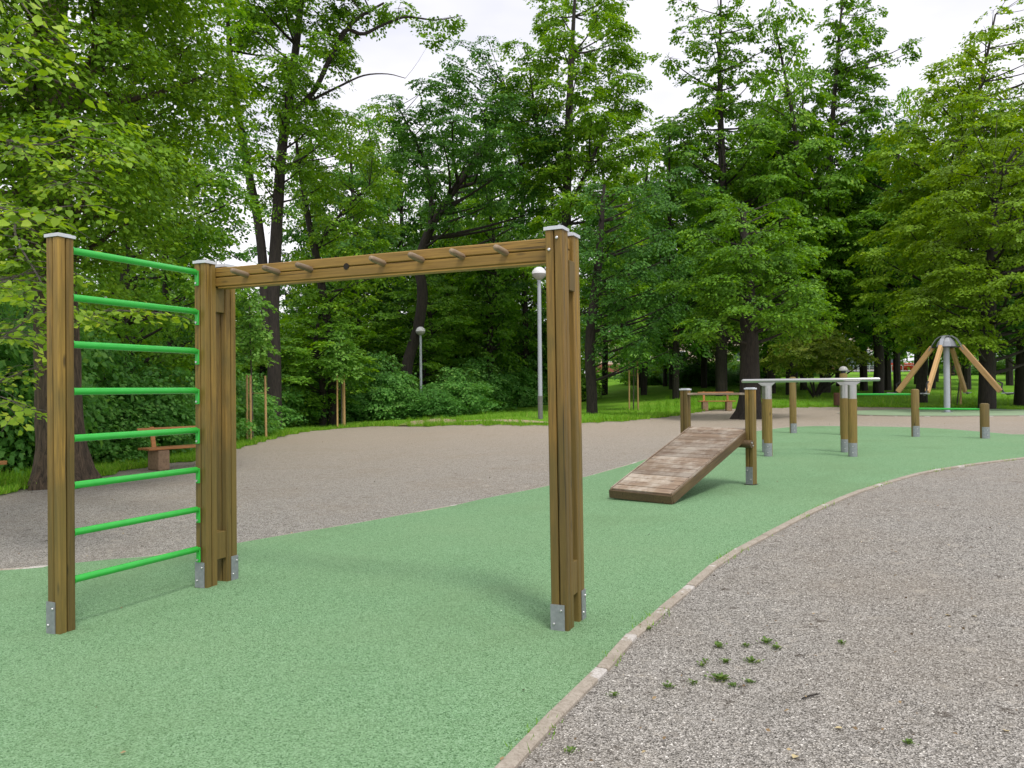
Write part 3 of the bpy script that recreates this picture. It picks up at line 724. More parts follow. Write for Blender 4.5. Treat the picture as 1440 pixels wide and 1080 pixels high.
# ------------------------------------------------------------------ vegetation
def norm(a): return a / np.maximum(1e-9, np.linalg.norm(a, axis=-1, keepdims=True))
def leaf_mesh(name, P, Nn, D, S, tint, mat, shape='quad', parent=None, obname='crown'):
    """one folded leaf per row: position P, normal Nn, direction D, length S"""
    D = norm(D - Nn * (D * Nn).sum(-1, keepdims=True)); W = np.cross(Nn, D); n = len(P); s = S[:, None]
    if shape == 'quad':
        V = np.stack([P, P + D*s*.45 + W*s*.36 + Nn*s*.10, P + D*s, P + D*s*.45 - W*s*.36 + Nn*s*.10], 1)
        Q = np.arange(n * 4).reshape(n, 4); k = 4
    else:
        V = np.stack([P, P + D*s*.12 + W*s*.34 + Nn*s*.09, P + D*s*.55 + W*s*.38 + Nn*s*.07, P + D*s - Nn*s*.10,
                      P + D*s*.55 - W*s*.38 + Nn*s*.07, P + D*s*.12 - W*s*.34 + Nn*s*.09], 1)
        b = np.arange(n)[:, None] * 6
        Q = np.concatenate([b + np.array([[0, 1, 2, 3]]), b + np.array([[0, 3, 4, 5]])], 0); k = 6
    me = np_mesh(name, V.reshape(-1, 3), Q, mat, tint=np.repeat(tint, k))
    return me
def sprays(O, D, Ls, K, leaf, flat=.75, droop=.15, base_tint=.4, tvar=.16, rg=RG, wid=.42, nj=.30):
    """O origins (S,3), D directions (S,3), Ls length (S,), K leaves each -> leaf arrays"""
    S = len(O); D = norm(D)
    upv = np.array([0, 0, 1.0]); side = norm(np.cross(D, upv) + 1e-6)
    sn = norm(np.cross(side, D)); sn = norm(sn + upv * .12 + D * np.array([.25, .25, 0]) + rg.normal(0, .2, (S, 3)))
    t = rg.random((S, K)) ** .8; s = rg.normal(0, 1, (S, K)) * wid * (1.05 - .6 * t)
    P = O[:, None] + D[:, None] * (t * Ls[:, None])[..., None] + side[:, None] * (s * Ls[:, None])[..., None]
    P = P + rg.normal(0, .035, (S, K, 3)) * Ls[:, None, None] - upv * (droop * (t ** 2 + .5 * s * s) * Ls[:, None])[..., None]
    Nn = norm(sn[:, None] + rg.normal(0, nj, (S, K, 3)))
    Dr = D[:, None] * .8 + side[:, None] * np.sign(s)[..., None] * .7 + rg.normal(0, .45, (S, K, 3)) - upv * (.15 + droop)
    sz = leaf * rg.uniform(.65, 1.2, (S, K))
    st = rg.normal(0, tvar * .7, (S, 1))
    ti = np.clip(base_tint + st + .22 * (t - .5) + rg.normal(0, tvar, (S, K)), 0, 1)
    f = lambda a: a.reshape(-1, *a.shape[2:])
    return f(P), f(Nn), f(Dr), f(sz), f(ti)
def bez(a, b, sag, n=5, r=rnd):
    a, b = Vector(a), Vector(b); d = (b - a).length
    m = (a + b) / 2 + Vector((r.uniform(-.08, .08) * d, r.uniform(-.08, .08) * d, sag * d))
    return [a * (1-t)**2 + m * 2*t*(1-t) + b * t*t for t in [i / (n-1) for i in range(n)]]
def make_tree(name, label, cat, base, stems, blobs, leaf, mat, bark, cover=3.0, K=30, flat=.75, droop=.15, tint=.4, tvar=.16,
              spray=.62, group=None, shape='quad', twigs=5, seed=1, limb_r=.045, root=None, cull=None, flare=0.0, limb_sag=-.06, maxleaf=60000):
    """stems: [(points, radii)] in world coordinates; blobs: [(centre, (rx, ry, rz))]"""
    rg = np.random.default_rng(seed); rr = random.Random(seed)
    base = Vector(base)
    if root is None: root = empty(name, base, 0, label, cat, group)
    mb = MB(); allp = []
    for (pts, rad) in stems:
        loc = [Vector(p) - base for p in pts]
        # refine
        q = []; r = []
        sp_ = spline([tuple(v) for v in loc], max(8, len(loc) * 4)) if len(loc) > 2 else np.array([tuple(loc[0] * (1-t) + loc[1] * t) for t in np.linspace(0, 1, 8)])
        u = np.linspace(0, 1, len(sp_)); ur = np.linspace(0, 1, len(rad)); rv = np.interp(u, ur, rad)
        b0 = len(mb.v); nseg = 16 if rad[0] > .2 else 8
        mb.tube([tuple(p) for p in sp_], list(rv), nseg)
        if rad[0] > .2:   # fluted, uneven bole with spreading roots
            for i in range(b0, len(mb.v)):
                v = Vector(mb.v[i]); k = (i - b0) // nseg; a = (i - b0) % nseg; c = Vector(sp_[k])
                hgt = c.z - sp_[0][2]; fl = 1 + flare * math.exp(-hgt / .35) * (1 + .55 * math.sin(a * 2 * math.pi / nseg * 5 + 1)) + .06 * math.sin(a * 2 * math.pi / nseg * 3 + k * .5) + rr.uniform(-.04, .04)
                v = c + (v - c) * fl; mb.v[i] = tuple(v)
        for p, r_ in zip(sp_, rv): allp.append((Vector(p), r_))
    O = []; D = []; 
    cs = [(Vector(c) - base, r) for c, r in blobs]
    TW = []
    for c, (rx, ry, rz) in cs:
        best = min(allp, key=lambda q: (q[0] - c).length + max(0, (q[0].z - c.z + .25 * (Vector((q[0].x, q[0].y)) - Vector((c.x, c.y))).length)) * 2.0) if allp else None
        if best is not None:
            path = bez(best[0], c, limb_sag, 5, rr); r0 = min(best[1] * .6, limb_r * (.6 + .5 * (best[0] - c).length / 2))
            mb.tube(path, [r0, r0 * .8, r0 * .6, r0 * .42, r0 * .25], 5, cap=False)
        area = math.pi * (rx + ry) / 2 * max(rz, .5 * (rx + ry) / 2 * flat)
        ns = max(5, int(1.7 * cover * area / (K * .35 * leaf * leaf * .62)))
        v = norm(rg.normal(0, 1, (ns, 3))); rad = rg.random((ns, 1)) ** .42
        fl_ = (v[:, 2] < 0) & (rg.random(ns) < .55); v[fl_, 2] *= -1
        o = v * rad * np.array([rx, ry, rz]) * .8
        d = v * np.array([1, 1, .25]) - np.array([0, 0, .42 + droop * .4]) + np.array([c.x, c.y, 0])[None] * (.25 / max(1, math.hypot(c.x, c.y))) + rg.normal(0, .15, (ns, 3)) * np.array([1, 1, .5])
        O.append(o + np.array(c)); D.append(d)
        for k in range(min(twigs, ns)):
            TW.append((c, Vector(o[k] + np.array(c)), r0 * .3 if best is not None else .01))
    for a, b, r0 in TW:
        mb.tube(bez(a, b, .05, 4, rr), [max(.006, r0), max(.006, r0) * .8, .006, .004], 3, cap=False)
    O = np.vstack(O); D = norm(np.vstack(D)); maxleaf = int(maxleaf * 1.55)
    if len(O) * K > maxleaf:
        kk = rg.permutation(len(O))[:maxleaf // K]; O = O[kk]; D = D[kk]
    P, Nn, Dr, sz, ti = sprays(O, D, rg.uniform(.6, 1.2, len(O)) * spray, K, leaf, flat, droop, tint, tvar, rg)
    tr = mb.build('trunk' if 'shrub' not in name else 'stems', bark, root, smooth=True)
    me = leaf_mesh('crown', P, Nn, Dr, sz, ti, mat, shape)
    co = link('crown' if 'shrub' not in name else 'foliage', me, root); co['kind'] = 'stuff'
    root['_n'] = len(P)
    return root
def rows_blobs(rows, Y, n, size=.28, rz=.45, seed=1, inner=.25, dep=1.0, cx=None):
    """rows (py, xl, xr): crown silhouette; blobs in a body of revolution round its axis at depth Y"""
    rr = random.Random(seed); out = []
    ys = [r[0] for r in rows]; wts = []
    cum = [0]
    for i in range(len(rows) - 1):
        cum.append(cum[-1] + (rows[i+1][0] - rows[i][0]) * (rows[i][2] - rows[i][1] + rows[i+1][2] - rows[i+1][1]) / 2)
    for i in range(n):
        u = (i + rr.random()) / n * cum[-1]; k = max(j for j in range(len(cum) - 1) if cum[j] <= u); f = (u - cum[k]) / (cum[k+1] - cum[k])
        py = rows[k][0] * (1-f) + rows[k+1][0] * f; xl = rows[k][1] * (1-f) + rows[k+1][1] * f; xr = rows[k][2] * (1-f) + rows[k+1][2] * f
        half = (xr - xl) / 2; c = (xl + xr) / 2; a = i * 2.39996 + rr.uniform(-.4, .4); q = (inner + (1 - inner) * rr.random()) ** .6
        br = half * size * rr.uniform(.75, 1.3); q *= max(0, 1 - .55 * br / max(half, 1))
        px = c + math.cos(a) * q * half; dY = math.sin(a) * q * half * Y / F_PX * dep
        p = pt(px, py, Y + dY * 1.0); R = br * Y / F_PX
        out.append((p, (R, R, R * rz)))
    return out
def px_stem(pts, Y, wd):
    """trunk through pixel columns at depth Y; first point may be None -> ground"""
    P = [pt(a, b, Y) for a, b in pts]; return (P, [w_ * Y / F_PX / 2 for w_ in wd])
def tree_px(label, Y, stems, rows, n, leaf, mat, bark='bark', cat='tree', name='tree', **kw):
    size = kw.pop('size', .28); rz = kw.pop('rz', .45); seed = kw.get('seed', 1); extra = kw.pop('extra', [])
    inner = kw.pop('inner', .25); dep = kw.pop('dep', 1.0)
    st = [px_stem(p, Y, w_) for p, w_ in stems]
    b = st[0][0][0]; zg = gz(b.x, b.y)
    # start every stem in the ground
    for P, r in st:
        z0 = gz(P[0].x, P[0].y)
        if P[0].z > z0 + .3 and P is st[0][0]:
            P.insert(0, Vector((P[0].x, P[0].y, z0 - .1))); r.insert(0, r[0] * 1.15)
        elif P is st[0][0]: P[0].z = z0 - .1
    b = st[0][0][0]
    return make_tree(name, label, cat, (b.x, b.y, b.z + .1), st, rows_blobs(rows, Y, n, size, rz, seed, inner, dep) + extra, leaf, LEAF[mat], MT[bark], **kw)

TS = {}
# 1 big linden behind the left post
q1 = gp(90, 684); Y1 = q1.y
l_st = [([(90, 690), (86, 600), (80, 480), (72, 330), (64, 180), (70, 20), (84, -160)], [62, 58, 56, 56, 50, 40, 26]),
        ([(70, 330), (20, 200), (-60, 60)], [34, 26, 12]), ([(64, 200), (150, 60), (210, -80)], [30, 22, 10])]
rows1 = [(-260, -120, 300), (-120, -220, 330), (0, -260, 330), (100, -280, 315), (200, -260, 300), (280, -220, 280), (340, -180, 240), (390, -120, 180)]
TS['linden'] = tree_px('big old linden with a flared trunk behind the left post', Y1, l_st, rows1, 80, .088, 'linden', 'barkl', seed=3, cover=2.6, K=34,
        size=.22, rz=.34, spray=.8, droop=.35, flare=.55, limb_r=.07, inner=.3, maxleaf=68000, tint=.44)
# its low boughs reaching towards the camera, with large single leaves
lin = TS['linden']; lb = lin.location
def near_bough(paths, nleaf, seed, leaf=.085, parts=0):
    rr = random.Random(seed); rg = np.random.default_rng(seed); mb = MB(); O = []; D = []
    for path, r0 in paths:
        P = [pt(*p) - lb for p in path]; sp_ = spline([tuple(v) for v in P], 14)
        mb.tube([tuple(p) for p in sp_], list(np.linspace(r0, .004, 14)), 6, cap=False)
        for k in range(3, 14):
            for s in (-1, 1):
                o = sp_[k]; d = sp_[min(k, 13)] - sp_[k - 2]; d = norm(d)
                sd = norm(np.cross(d, [0, 0, 1.0])) * s
                dd_ = norm(d * .7 + sd * rr.uniform(.5, 1.1) + np.array([0, 0, rr.uniform(-.35, .25)]))
                ln = rr.uniform(.28, .52)
                mb.tube([tuple(o), tuple(o + dd_ * ln * .6 + np.array([0, 0, .01])), tuple(o + dd_ * ln - np.array([0, 0, .05]))], [.005, .0035, .002], 4, cap=False)
                O.append(o); D.append((dd_, ln))
    mb.build('bough', MT['barkg'], lin, smooth=True)
    O = np.array(O); Ld = np.array([d[1] for d in D]); D = np.array([d[0] for d in D])
    return sprays(O, D, Ld * 1.15, nleaf, leaf, .7, .25, .52, .19, rg, wid=.34)
PB = [([(60, 240, 11.5), (10, 200, 8.2), (60, 205, 7.2), (140, 175, 6.5)], .03), ([(50, 150, 11.5), (-60, 60, 8), (10, 70, 6.6), (70, 110, 6.1)], .03),
      ([(60, 330, 11.5), (-40, 280, 8.5), (30, 300, 7), (95, 290, 6.6)], .028), ([(60, 300, 11.5), (20, 320, 9), (60, 400, 7.6), (75, 440, 7.2)], .026),
      ([(70, 430, 12), (10, 470, 9), (20, 470, 7.4), (48, 430, 7)], .02), ([(95, 420, 12), (110, 445, 10.5), (150, 437, 9.6), (225, 440, 9.2)], .022),
      ([(60, 100, 11.5), (-80, 0, 8), (0, -20, 6.5), (50, 30, 6)], .03), ([(95, 500, 12), (-20, 545, 9), (10, 560, 8), (35, 575, 7.6)], .016),
      ([(60, 240, 11.5), (90, 260, 9.5), (130, 225, 8.6), (165, 215, 8.2)], .024), ([(60, 380, 11.5), (-30, 400, 8.5), (10, 395, 7.2), (50, 375, 6.9)], .02)]
P, Nn, Dr, sz, ti = near_bough(PB, 11, 5)
# the 300 leaves nearest the camera are single leaf objects, the rest one mesh
dist = np.linalg.norm(P + np.array(lb) - np.array([0, 0, 1.5]), axis=1)
vis = np.argsort(dist); big = vis[:300]; rest = vis[300:]
me = leaf_mesh('bough_leaves', P[rest], Nn[rest], Dr[rest], sz[rest], ti[rest], LEAF['near'], 'full')
link('bough_leaves', me, lin)['kind'] = 'stuff'
LM = []
for k in range(5):
    LM.append(leaf_mesh('leaf', np.zeros((1, 3)), np.array([[0, 0, 1.0]]), np.array([[1.0, 0, 0]]), np.array([1.0]), np.array([.42 + .12 * k]), LEAF['near'], 'full'))
Dn = norm(Dr - Nn * (Dr * Nn).sum(-1, keepdims=True)); Wn = np.cross(Nn, Dn)
for i in big:
    o = bpy.data.objects.new('leaf', LM[rnd.randrange(5)]); COL.objects.link(o); o.parent = lin
    s = float(sz[i]); m = Matrix((Dn[i], Wn[i], Nn[i])).transposed() * s
    m = m.to_4x4(); m.translation = Vector(P[i]); o.matrix_local = m

# 2.. feature trees, left to right
tree_px('tree with a grey dark trunk seen between the green rungs, left of the bench', 21, [([(192, 645), (186, 560), (176, 430), (180, 250), (190, 60)], [15, 14, 13, 10, 5])],
        [(-60, 150, 330), (60, 130, 350), (200, 110, 350), (320, 100, 350), (430, 100, 330), (520, 120, 300)], 60, .115, 'wood', seed=4, cover=2.8, K=32, rz=.34, droop=.25, size=.24, maxleaf=36000)
tree_px('slender leaning tree behind the bench in the wood', 25, [([(272, 640), (262, 590), (240, 480), (232, 380), (240, 250)], [11, 10, 9, 8, 4])],
        [(180, 190, 350), (300, 180, 360), (420, 200, 350), (520, 210, 330)], 34, .12, 'maple', seed=5, cover=2.2, K=32, rz=.34, maxleaf=16000)
tree_px('tall twin-stemmed tree with a long bough reaching over the sky gap', 31,
        [([(386, 500), (384, 420), (390, 300), (398, 200), (412, 100), (430, -60)], [18, 17, 15, 12, 10, 5]),
         ([(378, 480), (366, 330), (345, 220), (325, 90), (318, -40)], [16, 13, 11, 8, 4]),
         ([(404, 160), (440, 130), (470, 70), (498, 30), (540, 4)], [9, 8, 7, 6, 3]),
         ([(470, 70), (486, 42), (510, 48), (536, 36), (570, 24), (612, 28), (650, 22)], [6, 6, 5, 4, 3, 2, 1]),
         ([(420, 150), (480, 120), (512, 106), (545, 104), (570, 110)], [5, 4, 3, 2, 1])],
        [(-160, 300, 520), (-60, 290, 540), (30, 300, 510), (110, 300, 500), (180, 320, 490), (250, 330, 460), (310, 345, 420)], 80, .14, 'mid', seed=6, cover=2.4, K=32,
        rz=.6, size=.22, limb_r=.06, maxleaf=34000,
        extra=[(pt(560, 12, 31), (.9, .7, .3)), (pt(620, 26, 31), (.8, .5, .25)), (pt(520, 20, 31), (.7, .6, .3)), (pt(606, 54, 31), (.45, .4, .2))])
tree_px('thin tree leaning left with sparse yellowish foliage above the peg beam', 34, [([(468, 500), (458, 440), (447, 370), (436, 320), (420, 230), (416, 180)], [14, 12, 11, 9, 6, 3]), ([(445, 350), (480, 300), (520, 260)], [5, 4, 2])],
        [(150, 400, 560), (220, 400, 560), (300, 400, 570), (380, 400, 560), (430, 420, 540)], 50, .14, 'mid', seed=7, cover=1.6, K=22, rz=.6, size=.2, tint=.55, maxleaf=16000)
tree_px('dark maple with a curving trunk standing over the middle of the beam', 39,
        [([(580, 560), (572, 520), (588, 460), (594, 410), (590, 370), (608, 315), (640, 265), (690, 190), (710, 120)], [17, 15, 15, 14, 12, 10, 9, 6, 3]),
         ([(606, 320), (604, 250), (575, 180), (560, 150)], [8, 7, 4, 2]), ([(640, 265), (720, 240), (770, 190)], [6, 4, 2])],
        [(50, 640, 700), (95, 590, 740), (140, 530, 800), (180, 495, 810), (220, 500, 800), (270, 560, 780), (320, 600, 760)], 74, .14, 'maple', seed=8, cover=2.3, K=32,
        rz=.36, size=.17, limb_r=.055, maxleaf=34000)
tree_px('tall bright green tree rising behind the right end of the beam', 38, [([(798, 480), (797, 380), (797, 260), (802, 120), (810, -30)], [14, 13, 12, 8, 3]), ([(797, 300), (830, 230), (870, 140)], [6, 5, 2]), ([(797, 280), (760, 200), (745, 100)], [6, 5, 2])],
        [(-50, 760, 860), (-10, 735, 890), (50, 715, 912), (120, 700, 925), (200, 700, 930), (290, 710, 935), (380, 740, 930), (440, 760, 900)], 90, .155, 'mid', seed=9, cover=2.8, K=32,
        rz=.6, size=.2, maxleaf=40000, tint=.5)
tree_px('dark drooping tree just right of the double timber post', 30, [([(832, 556), (830, 480), (840, 380), (850, 260)], [14, 13, 10, 4])],
        [(250, 820, 940), (330, 800, 960), (410, 800, 965), (470, 815, 955), (510, 850, 945)], 50, .125, 'maple', seed=10, cover=2.4, K=32, rz=.34, size=.22, droop=.4, maxleaf=24000, tint=.3)
tree_px('tall layered tree with an open pointed top, left of the pair', 46, [([(1014, 520), (1014, 400), (1016, 260), (1012, 120), (1015, -60)], [15, 13, 9, 4, 1.5])],
        [(-70, 965, 1060), (-10, 945, 1090), (50, 925, 1108), (95, 922, 1118), (130, 935, 1090), (165, 915, 1120), (230, 900, 1150), (300, 900, 1170), (380, 910, 1180), (450, 940, 1150)], 120, .185, 'horn', seed=11, inner=.03, cover=2.6, K=34,
        rz=.32, size=.25, limb_sag=-.1, maxleaf=44000)
tree_px('tall layered tree with a narrow crown, right of the pair', 48, [([(1160, 530), (1162, 400), (1166, 240), (1176, 100), (1190, -60)], [13, 11, 7, 4, 1.5])],
        [(-70, 1150, 1220), (-20, 1145, 1240), (40, 1130, 1262), (75, 1125, 1275), (120, 1130, 1265), (160, 1105, 1255), (200, 1070, 1265), (260, 1045, 1290), (330, 1070, 1290), (400, 1070, 1290), (440, 1090, 1270)], 120, .19, 'horn', seed=12, inner=.03, cover=2.6, K=34,
        rz=.32, size=.25, limb_sag=-.1, maxleaf=42000, extra=[(pt(1284, 60, 48), (.6, .6, .25)), (pt(1270, 78, 48), (.6, .5, .2))])
tree_px('stout dark-trunked tree on the lawn edge behind the parallel bars', 27, [([(1053, 577), (1054, 540), (1054, 470), (1050, 400), (1046, 300)], [30, 26, 24, 18, 6])],
        [(280, 990, 1110), (340, 960, 1150), (400, 940, 1170), (445, 950, 1170), (470, 960, 1150)], 52, .12, 'horn', seed=13, cover=2.2, K=34, rz=.30, size=.24, flare=.7, maxleaf=26000, tint=.36)
tree_px('yellow-green tree filling the upper right corner', 37, [([(1296, 545), (1300, 440), (1330, 300), (1370, 160), (1400, 20)], [13, 12, 8, 5, 2])],
        [(-30, 1410, 1480), (25, 1370, 1500), (60, 1315, 1510), (120, 1290, 1520), (200, 1240, 1520), (280, 1220, 1520), (360, 1205, 1480), (440, 1215, 1420), (475, 1230, 1380)], 110, .16, 'yell', seed=14, cover=3.0, K=34, rz=.34, size=.24, maxleaf=50000, tint=.55)
tree_px('broad green tree whose low boughs hang behind the spinner', 31, [([(1388, 553), (1388, 480), (1395, 380), (1400, 250)], [20, 18, 13, 5]), ],
        [(150, 1360, 1500), (220, 1320, 1540), (300, 1290, 1560), (380, 1270, 1580), (440, 1260, 1580), (485, 1290, 1560)], 86, .13, 'yell', seed=15, cover=2.4, K=34, rz=.30, size=.19, maxleaf=42000, tint=.30)
tree_px('small green tree with a dark trunk left of the bus shelter glass', 46, [([(1235, 540), (1236, 500), (1230, 420), (1225, 330)], [13, 11, 8, 3])],
        [(290, 1180, 1290), (350, 1160, 1310), (420, 1150, 1320), (465, 1170, 1300), (485, 1200, 1290)], 44, .16, 'horn', seed=16, cover=2.2, K=32, rz=.33, size=.24, maxleaf=16000, tint=.5)
tree_px('tall dark tree at the right frame edge', 34, [([(1440, 560), (1442, 480), (1450, 300), (1450, 60)], [22, 20, 15, 5])],
        [(330, 1380, 1540), (400, 1350, 1560), (450, 1340, 1560), (490, 1370, 1560)], 36, .14, 'maple', seed=17, cover=2.4, K=32, rz=.33, size=.24, maxleaf=16000)
# distant wall of high foliage that closes the gaps on the right
# olive shrub
qo = gp(1146, 560)
make_tree('spreading_shrub', 'spreading shrub with bronze-green leaves and many dark stems on the lawn', 'shrub', qo,
    [([qo - Vector((0, 0, .05)), qo + Vector((a, b, .7)), qo + Vector((a * 3.4, b * 3, 1.9))], [.07, .05, .02]) for a, b in ((-.5, .1), (-.25, -.2), (.02, .2), (.25, -.1), (.5, .1), (.8, .0), (.35, .3))],
    rows_blobs([(452, 1125, 1175), (468, 1100, 1195), (485, 1080, 1215), (503, 1075, 1222), (520, 1090, 1200)], qo.y, 30, .24, .4, 21), .13, LEAF['oliv'], MT['bark'], cover=3.2, K=34, seed=22, tint=.45, spray=.5, maxleaf=26000)
# young staked trees
for (q, px), (top, bot, hw, lb_) in zip(YT, [(392, 505, 30, 'young tree with a loose crown held by three stakes, nearest the double post'), (462, 532, 26, 'young tree with a small round crown over three close stakes'),
                                    (440, 512, 24, 'young lawn tree between two light stakes'), (440, 505, 18, 'young tree among the stakes behind the spinner')]):
    Y = q.y + .25; c = pt(px, (top + bot) / 2, Y)
    make_tree('young_tree', lb_, 'tree', (q.x, Y, gz(q.x, Y)), [([Vector((q.x, Y, gz(q.x, Y) - .05)), pt(px + 1, bot + 5, Y), pt(px - 2, top + 15, Y)], [.03, .026, .012])],
        rows_blobs([(top, px - hw * .3, px + hw * .3), (top + 20, px - hw * .8, px + hw * .7), ((top + bot) / 2 + 8, px - hw, px + hw), (bot, px - hw * .7, px + hw * .8)], Y, 22, .36, .5, 30 + int(px)), .13,
        LEAF['young'], MT['barkg'], cover=3.0, K=20, seed=int(px), tint=.5, spray=.45, limb_r=.014, maxleaf=6000, group='young trees tied to stakes')

# ---- prototypes for the wood: crowns in local metres
def local_rows(rows, n, size, rz, seed):
    rr = random.Random(seed); out = []
    cum = [0]
    for i in range(len(rows) - 1): cum.append(cum[-1] + abs(rows[i+1][0] - rows[i][0]) * (rows[i][1] + rows[i+1][1]))
    for i in range(n):
        u = (i + rr.random()) / n * cum[-1]; k = max(j for j in range(len(cum) - 1) if cum[j] <= u); f = (u - cum[k]) / (cum[k+1] - cum[k])
        z = rows[k][0] * (1-f) + rows[k+1][0] * f; hw = rows[k][1] * (1-f) + rows[k+1][1] * f; a = i * 2.39996; q = (.2 + .8 * rr.random()) ** .6
        br = hw * size * rr.uniform(.75, 1.3); q *= 1 - .6 * size
        out.append((Vector((math.cos(a) * q * hw, math.sin(a) * q * hw, z)), (br, br, br * rz)))
    return out
GRP_W = 'woodland trees standing in the dense wood'
def proto_tree(seed, h, w_, mat, tint, cover=2.0, low=.16, leaf=.17, lean=.3, K=36, mx=15000, name='woodland_tree'):
    rr = random.Random(seed)
    st = [([Vector((0, 0, -.1)), Vector((rr.uniform(-lean, lean) * .5, 0, h * .3)), Vector((rr.uniform(-lean, lean) * 2, rr.uniform(-.3, .3), h * .6)), Vector((rr.uniform(-lean, lean) * 3, 0, h * .93))], [.20, .16, .11, .04])]
    rows = [(h * low, w_ * .55), (h * .35, w_ * .95), (h * .55, w_), (h * .8, w_ * .7), (h, w_ * .25)]
    t = make_tree(name, 'x', 'tree', (0, 0, 0), st, local_rows(rows, 44, .28, .36, seed), leaf, LEAF[mat], MT['bark'], cover=cover, K=K, seed=seed, tint=tint, spray=.8, group=GRP_W, maxleaf=mx, twigs=2)
    return t
protos = [proto_tree(101, 11, 3.0, 'wood', .42), proto_tree(102, 12.5, 3.4, 'maple', .45), proto_tree(103, 9.5, 2.8, 'wood', .58), proto_tree(104, 13.5, 3.0, 'horn', .5)]
used = [False] * 4
def place(proto, k, flags, x, y, s, rz, label, zoff=0.0, group=None):
    o = proto[k]
    if flags[k]: o = copy_tree(o)
    flags[k] = True
    o.location = (x, y, gz(x, y) + zoff); o.rotation_euler = (0, 0, rz); o.scale = (s[0], s[0], s[1]); o['label'] = label
    if group: o['group'] = group
    return o
rr = random.Random(77)
wl = 'leafy woodland tree deep in the shaded wood beyond the gravel'
def WLAB(px):
    return ('leafy woodland tree in the dark wood left of the double post' if px < 335 else 'leafy woodland tree seen under the peg beam behind the shrubs' if px < 765 else 'leafy woodland tree right of the tall double post')
# left and centre of the wood, by picture column and depth
for (Y, x0, x1, st_, hs) in ((27, -180, 60, 120, .75), (34, -260, 520, 150, .62), (42, -200, 700, 118, .72), (52, -100, 800, 92, .78), (66, -60, 850, 66, .85), (78, 0, 900, 60, .85)):
    x = x0
    while x < x1:
        px = x + rr.uniform(-.3, .3) * st_; yy = Y + rr.uniform(-2.5, 2.5); X = (px - 720) / F_PX * yy
        s = rr.uniform(.85, 1.12)
        if px < 330: hs_ = hs * 1.25
        else: hs_ = hs
        place(protos, rr.randrange(4), used, X, yy, (s, s * hs_), rr.uniform(0, 6.28), WLAB(px), group='woodland: ' + WLAB(px))
        x += st_
# beyond the lawn on the right
wr = 'full leafy park tree in the belt beyond the far lawn'
for (Y, x0, x1, st_, hs) in ((62, 935, 1130, 44, 1.0), (86, 880, 1560, 52, 1.15), (68, 1300, 1620, 66, .95)):
    x = x0
    while x < x1:
        px = x + rr.uniform(-.3, .3) * st_; yy = Y + rr.uniform(-3, 3); X = (px - 720) / F_PX * yy
        s = rr.uniform(.85, 1.1); o = place(protos, rr.randrange(4), used, X, yy, (s, s * hs), rr.uniform(0, 6.28), wr, group='park trees beyond the far lawn')
        x += st_
# taller ones closing the gaps between the big crowns
for (px, Yv, s_, hz_) in ((945, 56, 1.15, 1.35), (990, 58, 1.2, 1.45), (1085, 48, 1.25, 1.3), (1130, 52, 1.2, 1.35), (1215, 50, 1.2, 1.2), (1262, 47, 1.15, 1.2), (1310, 52, 1.2, 1.25), (905, 50, 1.15, 1.5), (950, 44, 1.0, 1.25), (1110, 46, 1.2, 1.45), (1248, 50, 1.2, 1.45), (1085, 60, 1.3, 1.7), (1290, 60, 1.3, 1.6), (700, 52, 1.2, 1.5), (1060, 56, 1.2, 1.2), (1180, 58, 1.2, 1.35), (1360, 50, 1.2, 1.3), (1420, 56, 1.2, 1.4),
                          (690, 46, 1.1, 1.15), (740, 50, 1.15, 1.25), (640, 50, 1.1, 1.05), (850, 56, 1.15, 1.3), (560, 50, 1.2, 1.25), (500, 45, 1.15, 1.2), (530, 56, 1.2, 1.35), (450, 48, 1.15, 1.3), (600, 55, 1.2, 1.3), (665, 57, 1.2, 1.35), (900, 60, 1.2, 1.5)):
    X = (px - 720) / F_PX * Yv
    place(protos, rr.randrange(4), used, X, Yv, (s_, s_ * hz_), rr.uniform(0, 6.28), ('tall tree behind the crowns right of the double timber post' if px > 820 else 'tall tree in the back row of the wood above the peg beam'), group='tall back-row trees ' + ('right' if px > 820 else 'left') + ' of the double post')
# low bushes under the far belt
# shrubs
def proto_shrub(seed, mat, tint, w_=1.25, h=1.9, leaf=.095, mx=14000):
    rr_ = random.Random(seed)
    st = [([Vector((0, 0, -.05)), Vector((a * .4, b * .4, h * .35)), Vector((a, b, h * .75))], [.03, .02, .01]) for a, b in [(math.cos(k * 1.25) * .6, math.sin(k * 1.25) * .6) for k in range(5)]]
    return make_tree('woodland_shrub', 'x', 'shrub', (0, 0, 0), st, local_rows([(h * .06, w_ * .8), (h * .35, w_ * 1.05), (h * .7, w_ * .85), (h, w_ * .3)], 34, .32, .28, seed), leaf, LEAF[mat], MT['bark'], cover=2.6, K=22, seed=seed, tint=tint, tvar=.14, spray=.5, twigs=1, maxleaf=mx, limb_r=.015)
sh = [proto_shrub(201, 'shrub', .42), proto_shrub(202, 'shrub', .58), proto_shrub(203, 'wood', .45)]
us = [False] * 3
GS = 'dense shrubs along the edge of the wood'
gs = 'dense green shrub in the hedge-like edge of the wood'
